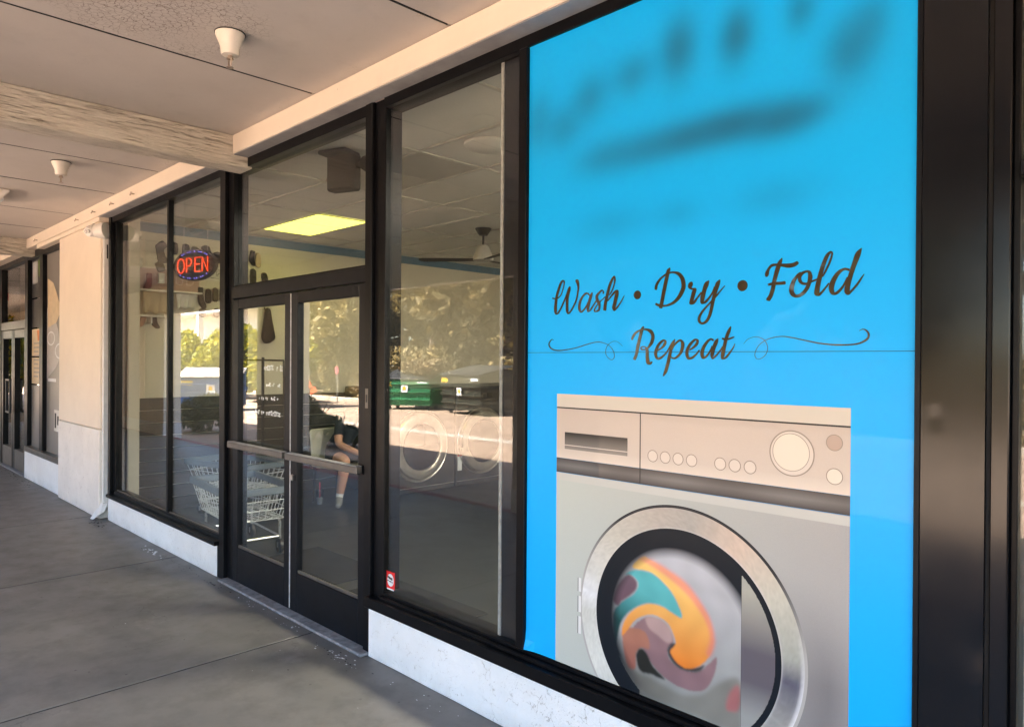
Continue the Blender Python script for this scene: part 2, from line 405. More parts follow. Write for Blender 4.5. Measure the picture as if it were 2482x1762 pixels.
def text_mesh(s, size, mat, parent, name, matrix, extrude=.0006, bold=0):
    cu = bpy.data.curves.new('t', 'FONT'); cu.body = s; cu.size = size; cu.extrude = extrude; cu.align_x = 'CENTER'; cu.align_y = 'CENTER'; cu.offset = bold
    to = bpy.data.objects.new('t', cu); C.objects.link(to)
    dg = bpy.context.evaluated_depsgraph_get(); me = bpy.data.meshes.new_from_object(to.evaluated_get(dg))
    bpy.data.objects.remove(to); me.transform(matrix); me.materials.clear(); me.materials.append(M[mat]); me.name = name
    o = bpy.data.objects.new(name, me); C.objects.link(o); o.parent = parent; return o
XZ = lambda x, y, z: Matrix.Translation((x, y, z)) @ Matrix.Rotation(R(90), 4, 'X')      # faces -y
def YZ(x, y, z): return Matrix.Translation((x, y, z)) @ Matrix.Rotation(R(90), 4, 'Z') @ Matrix.Rotation(R(90), 4, 'X')   # faces +x

# ================================================================== SETTING
# walkway: cast slabs with open joints
walk = empty('walkway', kind='structure'); walk['label'] = 'grey concrete walkway under the canopy'
joints = [3.05, .62, -1.62, -3.85, -6.09, -8.24, -10.45, -12.65, -14.85, -17.1, -19.3, -21.5]
for i in range(len(joints)-1):
    a, b = joints[i], joints[i+1]
    box('slab', (b+.005, -.86, -.16), (a-.005, 2.30, 0), 'concrete', walk, bevel=.006)
box('joint_filler', (-21.5, -.85, -.17), (3.05, 2.215, -.003), 'rubber', walk)
tag(MB().box((-21.5, -1.0, -.28), (3.05, -.863, -.002)).build('red_kerb', 'red_kerb', bevel=.015), 'red painted kerb along the walkway edge', None, None, 'structure')
# ground and parking lot
tag(MB().add([(-300, -300, -.14), (300, -300, -.14), (300, 300, -.14), (-300, 300, -.14)], [(0, 1, 2, 3)]).build('ground', 'soil'), None, None, None, 'structure')
tag(MB().add([(-80, -11.9, -.13), (40, -11.9, -.13), (40, -.9, -.13), (-80, -.9, -.13)], [(0, 1, 2, 3)]).build('parking_lot', 'lot'), None, None, None, 'structure')
tag(MB().add([(-80, -6.5, -.126), (40, -6.5, -.126), (40, -6.1, -.126), (-80, -6.1, -.126)], [(0, 1, 2, 3)]).build('drain_strip_path', 'lot_strip'), None, None, None, 'structure')
tag(MB().box((-80, -12.05, -.2), (40, -11.85, .02)).build('far_kerb', 'lot_strip', bevel=.02), None, None, None, 'structure')

# canopy and building shell
shell = empty('building_roof', kind='structure')
box('roof_slab', (-42, -1.25, 3.23), (16, 14, 4.1), 'cream', shell)
box('fascia_board', (-42, -1.27, 2.57), (16, -1.13, 3.35), 'cream', shell, bevel=.01)
box('parapet', (-42, -1.27, 4.0), (16, -.9, 4.25), 'cream', shell)
for (x0, x1, l) in ((-5.45, -4.5, 'cream stucco canopy column opposite the blue sign'), (-11.45, -10.35, 'cream stucco canopy column reflected in the left door'), (-19.9, -15.8, 'wide cream canopy pier reflected in the left window')):
    cp = empty('canopy_column', ((x0+x1)/2, -1.2, -.13), l, 'column', 'columns along the canopy edge')
    w_ = (x1-x0)/2; box('shaft', (-w_, -.05, .38), (w_, .30, 2.71), 'cream', cp, .01); box('stucco_foot', (-w_-.01, -.06, 0), (w_+.01, .31, .38), 'stucco', cp, .01)
bwall = empty('building_wall', kind='structure')
box('rear_wall', (-42, 12.6, -.1), (16, 12.9, 3.23), 'iwall', bwall)
box('end_wall', (-42, 2.4, -.1), (-41.7, 12.6, 3.23), 'iwall', bwall)
box('end_wall', (15.7, 2.4, -.1), (16, 12.6, 3.23), 'iwall', bwall)

# canopy ceiling of plywood panels, each its own sheet
ceil = empty('canopy_ceiling', kind='structure')
seams = [2.4, 1.15, -.08, -1.32, -2.56, -3.78, -4.96]
seams2 = [-4.96, -6.28, -7.42, -8.83, -10.05, -11.15, -12.4, -13.6, -14.9, -16.1, -17.4, -18.6, -19.8, -21]
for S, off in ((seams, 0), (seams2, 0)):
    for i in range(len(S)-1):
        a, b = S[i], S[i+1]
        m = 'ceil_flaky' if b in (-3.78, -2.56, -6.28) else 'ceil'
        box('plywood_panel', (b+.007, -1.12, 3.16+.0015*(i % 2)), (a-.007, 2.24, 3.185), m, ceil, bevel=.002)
for x in seams[1:-1]+seams2[1:-1]:
    b = MB(); n_ = 40; vs = []; fs = []; wd = .008 if x == -3.78 else .0045
    for i in range(n_+1):
        y = -1.12+3.24*i/n_; q = .004*noise.noise((x*7, y*2.5, 0)); w_ = wd*(.55+.9*abs(noise.noise((x*3, y*6, 5))))
        vs += [(x+q-w_, y, 3.1592), (x+q+w_, y, 3.1592), (x+q+w_, y, 3.166), (x+q-w_, y, 3.166)]
    for i in range(n_):
        for j in range(4): fs.append((i*4+j, i*4+(j+1) % 4, i*4+4+(j+1) % 4, i*4+4+j))
    b.add(vs, fs).build('seam_shade_strip', 'rubber', ceil)  # solid dark strip draws the shade of the gap between panels
box('ceiling_void', (-21, -1.12, 3.187), (2.4, 2.3, 3.228), 'rubber', ceil)

# cross beams
def cross_beam(x0, x1, label):
    b = MB()
    b.box((x0, -1.12, 2.95), (x1, 2.272, 3.159))
    return tag(b.build('cross_beam', 'wood', bevel=.006), label, 'beam', 'canopy cross beams')
cross_beam(-5.06, -4.87, 'grainy painted wood cross beam ending above the shop doors')
cross_beam(-11.28, -11.09, 'far painted cross beam before the neighbouring shop door')
# header boards (peach cream) with soffit
def header(x0, x1, label):
    h = MB().box((x0, 2.13, 3.03), (x1, 2.30, 3.158)).build('header_board', 'cream', bevel=.004)
    return tag(h, label, 'board', 'header boards above the shopfront')
hd1 = header(-4.868, 2.4, 'cream header board running over the doors and blue sign')
hd2 = header(-11.088, -5.062, 'cream header board with small hooks left of the cross beam')
header(-21, -11.282, 'cream header board over the far neighbouring shop')
for h_, a, b_ in ((hd1, -4.866, 2.39), (hd2, -8.0, -5.064)): box('soffit_strip', (a, 2.136, 3.0236), (b_, 2.237, 3.0297), 'soffit', h_, .002)
box('cap_strip', (-10.6, 2.145, 2.985), (-7.98, 2.25, 3.028), 'cream', hd2)
# cup hooks on the far header
hk = [(-6.89, 3.075), (-7.47, 3.075), (-8.06, 3.08), (-8.66, 3.08), (-10.49, 3.075)]
hl = ['hook nearest the cross beam', 'second hook from the cross beam', 'middle hook of the five', 'fourth hook from the cross beam', 'hook farthest from the cross beam']
for (x, z), l in zip(hk, hl):
    b = MB().tube([(x, 2.131, z), (x, 2.105, z), (x+.004, 2.09, z-.012), (x+.02, 2.088, z-.02), (x+.034, 2.09, z-.010), (x+.038, 2.092, z+.008)], .0055, 6)
    tag(b.build('cup_hook', 'brass', smooth=True), 'small dark cup hook on the cream header, ' + l, 'hook', 'cup hooks on the header')

# pilaster between the shops
pil = empty('pilaster', (-8.8, 2.2, 0), 'cream pilaster with cracked rough stucco foot between the shops', 'pilaster')
def child(o, p):  # keep world position
    o.parent = p; o.matrix_parent_inverse = Matrix.Translation(p.location).inverted(); return o
child(box('shaft', (-9.62, 2.172, .90), (-8.045, 2.6, 3.028), 'cream', bevel=.008), pil)
child(box('stucco_foot', (-9.62, 2.166, 0), (-8.045, 2.6, .894), 'stucco_warm', bevel=.008), pil)
# downspout on its side
ds = empty('downspout', (-7.99, 2.2, 0), 'white rectangular downspout with a crumpled outlet foot beside the pilaster', 'downspout')
child(box('pipe', (-8.043, 2.192, .16), (-8.012, 2.248, 2.84), 'white_paint', bevel=.008), ds)
child(box('gap_slot', (-8.0125, 2.222, 2.62), (-8.010, 2.234, 2.76), 'ink'), ds)
b = MB()
sec = [(0.0, .17, .036, .032), (-.012, .12, .044, .034), (-.055, .06, .05, .036), (-.10, .012, .056, .022)]
vs = []
for (dy, z, hx, hy) in sec:
    for sx, sy in ((-1, -1), (1, -1), (1, 1), (-1, 1)):
        vs.append((-8.012+sx*hx+random.uniform(-.008, .008), 2.216+dy+sy*hy, max(.003, z+(.03 if sy > 0 and dy else 0)+random.uniform(-.008, .008))))
fs = [(i*4+j, i*4+(j+1) % 4, i*4+4+(j+1) % 4, i*4+4+j) for i in range(3) for j in range(4)] + [(0, 3, 2, 1), (12, 13, 14, 15)]
child(b.add(vs, fs).build('outlet_foot', 'white_paint', bevel=.006), ds)

# stucco walls below the windows
def low_wall(x0, x1, z, label, y=2.222):
    n = max(6, int((x1-x0)/.06)); b = MB(); vs = []; fs = []
    for i in range(n+1):
        x = x0+(x1-x0)*i/n; w = noise.noise((x*3, 1.7, 0))*.004
        vs += [(x, y+w, 0.0), (x, y+w*.5, z), (x, 2.45, z), (x, 2.45, 0.0)]
    for i in range(n):
        for j in range(4): fs.append((i*4+j, i*4+(j+1) % 4, i*4+4+(j+1) % 4, i*4+4+j))
    fs += [(0, 1, 2, 3), (n*4+3, n*4+2, n*4+1, n*4)]
    return tag(b.add(vs, fs).build('stucco_wall', 'stucco', bevel=.004), label, 'low wall', 'stucco walls below the windows')
low_wall(-7.94, -5.325, .236, 'low white stucco wall left of the shop doors')
low_wall(-3.325, -.60, .277, 'low white stucco wall under the blue window sign')
low_wall(-11.52, -9.60, .36, 'low white stucco wall of the neighbouring shop', 2.20)
low_wall(-.60, 2.4, .02, 'thin white sill right of the dark column')

# ---------------- storefront glazing
def frame_bar(x0, x1, z0, z1, name, par, mat='alu', y0=2.238, y1=2.36, bev=.003): return box(name, (x0, y0, z0), (x1, y1, z1), mat, par, bevel=bev)
def pane(x0, x1, z0, z1, par, y=2.282): return box('pane', (x0, y, z0), (x1, y+.006, z1), 'glass', par)

wl = empty('shop_window', (0, 0, 0), 'tall two pane shop window with the lit sign, left of the doors', 'window')
frame_bar(-7.965, -7.90, .238, 3.03, 'jamb', wl, y0=2.225); frame_bar(-7.90, -7.83, .30, 2.97, 'jamb_step', wl, y0=2.258)
frame_bar(-6.462, -6.420, .30, 2.97, 'mullion', wl, 'alu', 2.258, 2.30)
frame_bar(-7.90, -5.29, 2.97, 3.0295, 'head', wl)
frame_bar(-7.90, -5.29, .238, .268, 'sill', wl, y0=2.19, y1=2.36); frame_bar(-7.83, -5.29, .268, .30, 'bottom_rail', wl, y0=2.245)
frame_bar(-7.83, -6.462, .30, .312, 'glazing_bead', wl, 'alu_warm', 2.27, 2.281); frame_bar(-6.420, -5.29, .30, .312, 'glazing_bead', wl, 'alu_warm', 2.27, 2.281)
pane(-7.83, -6.462, .30, 2.97, wl); pane(-6.420, -5.29, .30, 2.97, wl)

dfm = empty('door_frame', (0, 0, 0), 'dark metal door frame with a glazed transom above the double doors', 'door frame')
frame_bar(-5.322, -5.288, .002, .236, 'post_foot', dfm, y0=2.226)
frame_bar(-5.29, -5.20, .002, 3.029, 'post', dfm, y0=2.222); frame_bar(-5.20, -5.115, .002, 3.029, 'post_step', dfm, y0=2.25)
frame_bar(-3.392, -3.325, .002, 3.029, 'post', dfm, y0=2.23); frame_bar(-3.325, -3.228, .30, 3.029, 'post_step', dfm, y0=2.252)
frame_bar(-5.115, -3.392, 2.052, 2.135, 'transom_bar', dfm, 'alu_door', 2.236); frame_bar(-5.115, -3.392, 2.965, 3.029, 'head', dfm)
frame_bar(-5.115, -3.392, 2.135, 2.152, 'glazing_bead', dfm, 'alu', 2.262, 2.281)
pane(-5.115, -3.392, 2.135, 2.965, dfm)
box('post_label', (-3.378, 2.2285, 1.353), (-3.35, 2.2298, 1.461), 'alu_warm', dfm); box('lock_decal', (-3.372, 2.2278, 1.385), (-3.357, 2.2284, 1.428), 'ink', dfm)
th = tag(MB().box((-5.20, 2.175, .001), (-3.33, 2.36, .018)).build('door_threshold', 'threshold', bevel=.006), 'worn grey metal threshold strip below the double doors', 'threshold')

def door(x0, x1, hinge, label):
    d = empty('entrance_door', (x0 if hinge == 'l' else x1, 2.27, 0), label, 'door', 'glazed double doors')
    s = .082; st = .05 if True else 0
    for a, b_, n in ((x0, x0+s, 'stile'), (x1-s*.9, x1, 'stile')): child(box(n, (a, 2.246, .02), (b_, 2.292, 2.046), 'alu_door', bevel=.003), d)
    child(box('top_rail', (x0+s, 2.2465, 1.978), (x1-s*.9, 2.2915, 2.046), 'alu_door', bevel=.003), d)
    child(box('kick_rail', (x0+s, 2.2465, .02), (x1-s*.9, 2.2915, .268), 'alu_door', bevel=.003), d)
    child(box('glazing_bead', (x0+s, 2.254, .268), (x1-s*.9, 2.2665, .286), 'alu_warm', bevel=.002), d)
    child(box('pane', (x0+s, 2.267, .27), (x1-s*.9, 2.273, 1.98), 'glass'), d)
    pb = empty('push_bar'); child(pb, d)
    def pc(o): o.parent = pb
    pc(box('bar', (x0+.015, 2.196, .985), (x1-.015, 2.236, 1.025), 'alu_warm', bevel=.004))
    pc(box('lit_bar_top', (x0+.02, 2.198, 1.026), (x1-.02, 2.235, 1.030), 'threshold'))  # paler cap puts the light on the bar's top into its colour
    pc(box('end_bracket', (x0+.015, 2.236, .98), (x0+.07, 2.247, 1.03), 'alu')); pc(box('end_bracket', (x1-.07, 2.236, .98), (x1-.015, 2.247, 1.03), 'alu'))
    return d
dl = door(-5.108, -4.262, 'l', 'left glass entrance door with dark kick panel, carts behind it')
dr = door(-4.250, -3.398, 'r', 'right glass entrance door with dark kick panel and steel lock')
child(MB().box((-4.2595, 2.2445, .03), (-4.2525, 2.285, 2.04)).build('weather_strip', 'weather'), dr)
child(MB().lathe([(.0, -.012), (.017, -.012), (.02, -.004), (.02, .004)], (-4.222, 2.246, .868), 'y', 18).build('lock_cylinder', 'steel', smooth=True), dr)
child(MB().box((-4.205, 2.236, .852), (-4.19, 2.246, .885)).build('lock_guard', 'black'), dr)
# white opening-hours lines on the left door, too worn to read
ht = empty('door_lettering', (-4.75, 2.266, 1.4), 'worn white vinyl lettering lines on the left glass door', 'lettering')
rr = random.Random(5)
for zc, x0_, x1_, hh in ((1.56, -4.66, -4.385, .042), (1.445, -4.63, -4.44, .030), (1.355, -4.73, -4.46, .030), (1.255, -4.79, -4.42, .036)):
    b = MB(); x = x0_
    while x < x1_:
        w = rr.uniform(.008, .02)
        if rr.random() < .8:
            z0 = zc-hh/2+rr.uniform(0, .008); z1 = zc+hh/2-rr.uniform(0, .014)
            b.box((x, 2.2645, z0), (x+w*.35, 2.2655, z1)); b.box((x+w*.35, 2.2646, z1-.008), (x+w, 2.2654, z1))
            if rr.random() < .6: b.box((x+w*.35, 2.2646, z0), (x+w, 2.2654, z0+.007))
        x += w+.007
    child(tag(b.build('letter_row', 'label'), kind='stuff'), ht)

wr = empty('display_window', (0, 0, 0), 'clear display window between the doors and the blue sign', 'window')
frame_bar(-3.325, -.612, .278, .335, 'sill', wr, 'alu', 2.192, 2.36); frame_bar(-3.228, -.612, .335, .352, 'sill_step', wr, 'alu', 2.222, 2.36); frame_bar(-3.228, -.63, .352, .368, 'bottom_rail', wr, 'alu', 2.246, 2.36)
frame_bar(-3.228, -.63, 2.975, 3.029, 'head', wr)
frame_bar(-2.205, -2.158, .368, 2.975, 'mullion', wr, 'alu', 2.232)
pane(-3.228, -2.205, .368, 2.975, wr, 2.27)
box('edge_strip', (-2.362, 2.2775, .368), (-2.345, 2.283, 2.975), 'weather', wr)
box('backing_board', (-2.345, 2.284, .368), (-2.158, 2.30, 2.975), 'navy_panel', wr)
box('sign_backing_pane', (-2.158, 2.262, .368), (-.63, 2.27, 2.975), 'navy_panel', wr)

col = empty('column_cladding', (-.54, 2.23, 0), 'glossy dark metal column panel right of the blue sign', 'column')
child(MB().box((-.632, 2.236, .0), (-.616, 2.30, 3.16)).build('edge_trim', 'alu_door', bevel=.002), col)
# sheet panel with two small dents
nx, nz = 14, 150; vs = []; fs = []
for j in range(nz+1):
    for i in range(nx+1):
        x = -.614+.153*i/nx; z = .003+3.12*j/nz
        d = .004*math.exp(-((x+.465)**2/.0012+(z-.86)**2/.003)) + .005*math.exp(-((x+.465)**2/.0009+(z-.56)**2/.0016)) + .002*math.exp(-((x+.58)**2/.0002+(z-1.47)**2/.0002))
        w = .0007*noise.noise((x*6, z*1.6, 3))
        vs.append((x, 2.234+d+w, z))
for j in range(nz):
    for i in range(nx): k = j*(nx+1)+i; fs.append((k, k+1, k+nx+2, k+nx+1))
child(MB().add(vs, fs).build('sheet_panel', 'clad', smooth=True), col)
child(box('panel_core', (-.614, 2.243, .003), (-.461, 2.42, 3.15), 'alu'), col)
child(box('shadow_gap', (-.461, 2.252, .0), (-.449, 2.42, 3.15), 'rubber'), col)
wr2 = empty('right_hand_window', (-.3, 2.25, 0), 'dark framed window at the right edge of the view', 'window')
child(frame_bar(-.449, -.408, .002, 3.15, 'post', None, 'clad', 2.236), wr2); child(frame_bar(-.408, -.392, .002, 3.15, 'post_step', None, 'alu', 2.262), wr2)
child(frame_bar(-.392, 1.6, 2.108, 2.150, 'transom_bar', None, 'alu_door', 2.245), wr2); child(frame_bar(-.392, 1.6, .02, .30, 'bottom_rail', None, 'alu_door', 2.245), wr2)
child(frame_bar(1.6, 1.7, .002, 3.15, 'post', None, 'alu', 2.236), wr2)
child(box('pane', (-.392, 2.282, .30), (1.6, 2.288, 2.108), 'glass'), wr2); child(box('pane', (-.392, 2.282, 2.150), (1.6, 2.288, 3.15), 'glass'), wr2)
box('solid_infill', (1.7, 2.24, 0), (15.9, 2.5, 3.2), 'cream', bwall)

# ---------------- interior of the laundry
ifl = tag(box('laundry_floor', (-8.05, 2.30, -.12), (-.2, 12.6, -.001), 'ifloor'), None, None, None, 'structure')
iw = empty('laundry_wall', kind='structure')
box('left_wall', (-8.25, 2.37, -.1), (-8.05, 12.6, 3.2), 'iwall', iw)
box('right_wall', (-.45, 2.44, -.1), (-.25, 12.6, 3.2), 'iwall', iw)
box('corner_pier', (-8.05, 2.365, 0), (-7.80, 2.47, 3.05), 'iwall', iw, bevel=.006)
box('blue_band', (-8.049, 2.47, 2.945), (-8.037, 12.6, 3.045), 'blue_band', iw)
for i in range(9): box('wainscot_board', (-8.049, 2.47, .004+i*.134), (-8.026, 12.6, .004+i*.134+.126), 'wains', iw, bevel=.004)
box('rear_partition', (-8.05, 11.0, 0), (-.45, 11.1, 3.05), 'iwall', iw)
box('window_lintel', (-8.05, 2.365, 3.05), (-.45, 2.44, 3.2), 'iwall', iw)
# suspended ceiling: tiles in a metal grid
ic = empty('laundry_ceiling', kind='structure')
gx = [-8.03] + [-7.55+1.2*i for i in range(6)] + [-.47]; gy = [2.38] + [2.43+.6*j for j in range(15)]
tme = MB().box((0, 0, 0), (1, 1, .012)).build('ceiling_tile', 'tile', ic); tme.hide_render = False
first = True
LIT = (1, 3)
for i in range(len(gx)-1):
    for j in range(len(gy)-1):
        if (i, j) in ((1, 3), (3, 2), (5, 3), (6, 7)): continue
        o = tme if first else tme.copy()
        if not first: C.objects.link(o)
        first = False
        o.parent = ic; o.location = (gx[i]+.011, gy[j]+.011, 3.056+random.uniform(-.0015, .0015)); o.scale = (gx[i+1]-gx[i]-.022, gy[j+1]-gy[j]-.022, 1)
for x in gx[1:-1]: box('grid_runner', (x-.012, 2.38, 3.045), (x+.012, 10.9, 3.054), 'tbar', ic)
for y in gy[1:]:
    for i in range(len(gx)-1): box('grid_tee', (gx[i]+.0125, y-.012, 3.0455), (gx[i+1]-.0125, y+.012, 3.054), 'tbar', ic)
box('ceiling_plenum', (-8.05, 2.44, 3.075), (-.45, 11.0, 3.2), 'tile_grey', ic)
def panel_light(i, j, mat, label):
    t = empty('ceiling_light_panel', (gx[i]+.6, gy[j]+.3, 3.05), label, 'ceiling light')
    child(box('diffuser', (gx[i]+.014, gy[j]+.014, 3.05), (gx[i+1]-.014, gy[j+1]-.014, 3.062), mat), t)
    return t
panel_light(1, 3, 'lamp', 'lit yellow-white ceiling light panel above the doors')
panel_light(5, 3, 'fill_lamp', 'unseen fill light panel added behind the blue sign')  # added fill light, out of view, as is the next one
panel_light(6, 7, 'fill_lamp', 'unseen fill light panel added deep in the laundry')
panel_light(3, 2, 'tile_grey', 'unlit grey ceiling light panel behind the display window')

# neighbouring shop shell
nb = empty('neighbour_room', kind='structure')
box('neighbour_floor', (-21, 2.30, -.12), (-8.25, 9, -.002), 'ifloor', nb)
box('neighbour_rear', (-21, 8.9, 0), (-8.25, 9, 3.2), 'wains', nb); box('neighbour_ceiling', (-21, 2.4, 3.05), (-8.26, 8.9, 3.2), 'tile_grey', nb)
box('solid_infill', (-41.7, 2.24, 0), (-15.2, 2.5, 3.2), 'cream', bwall)

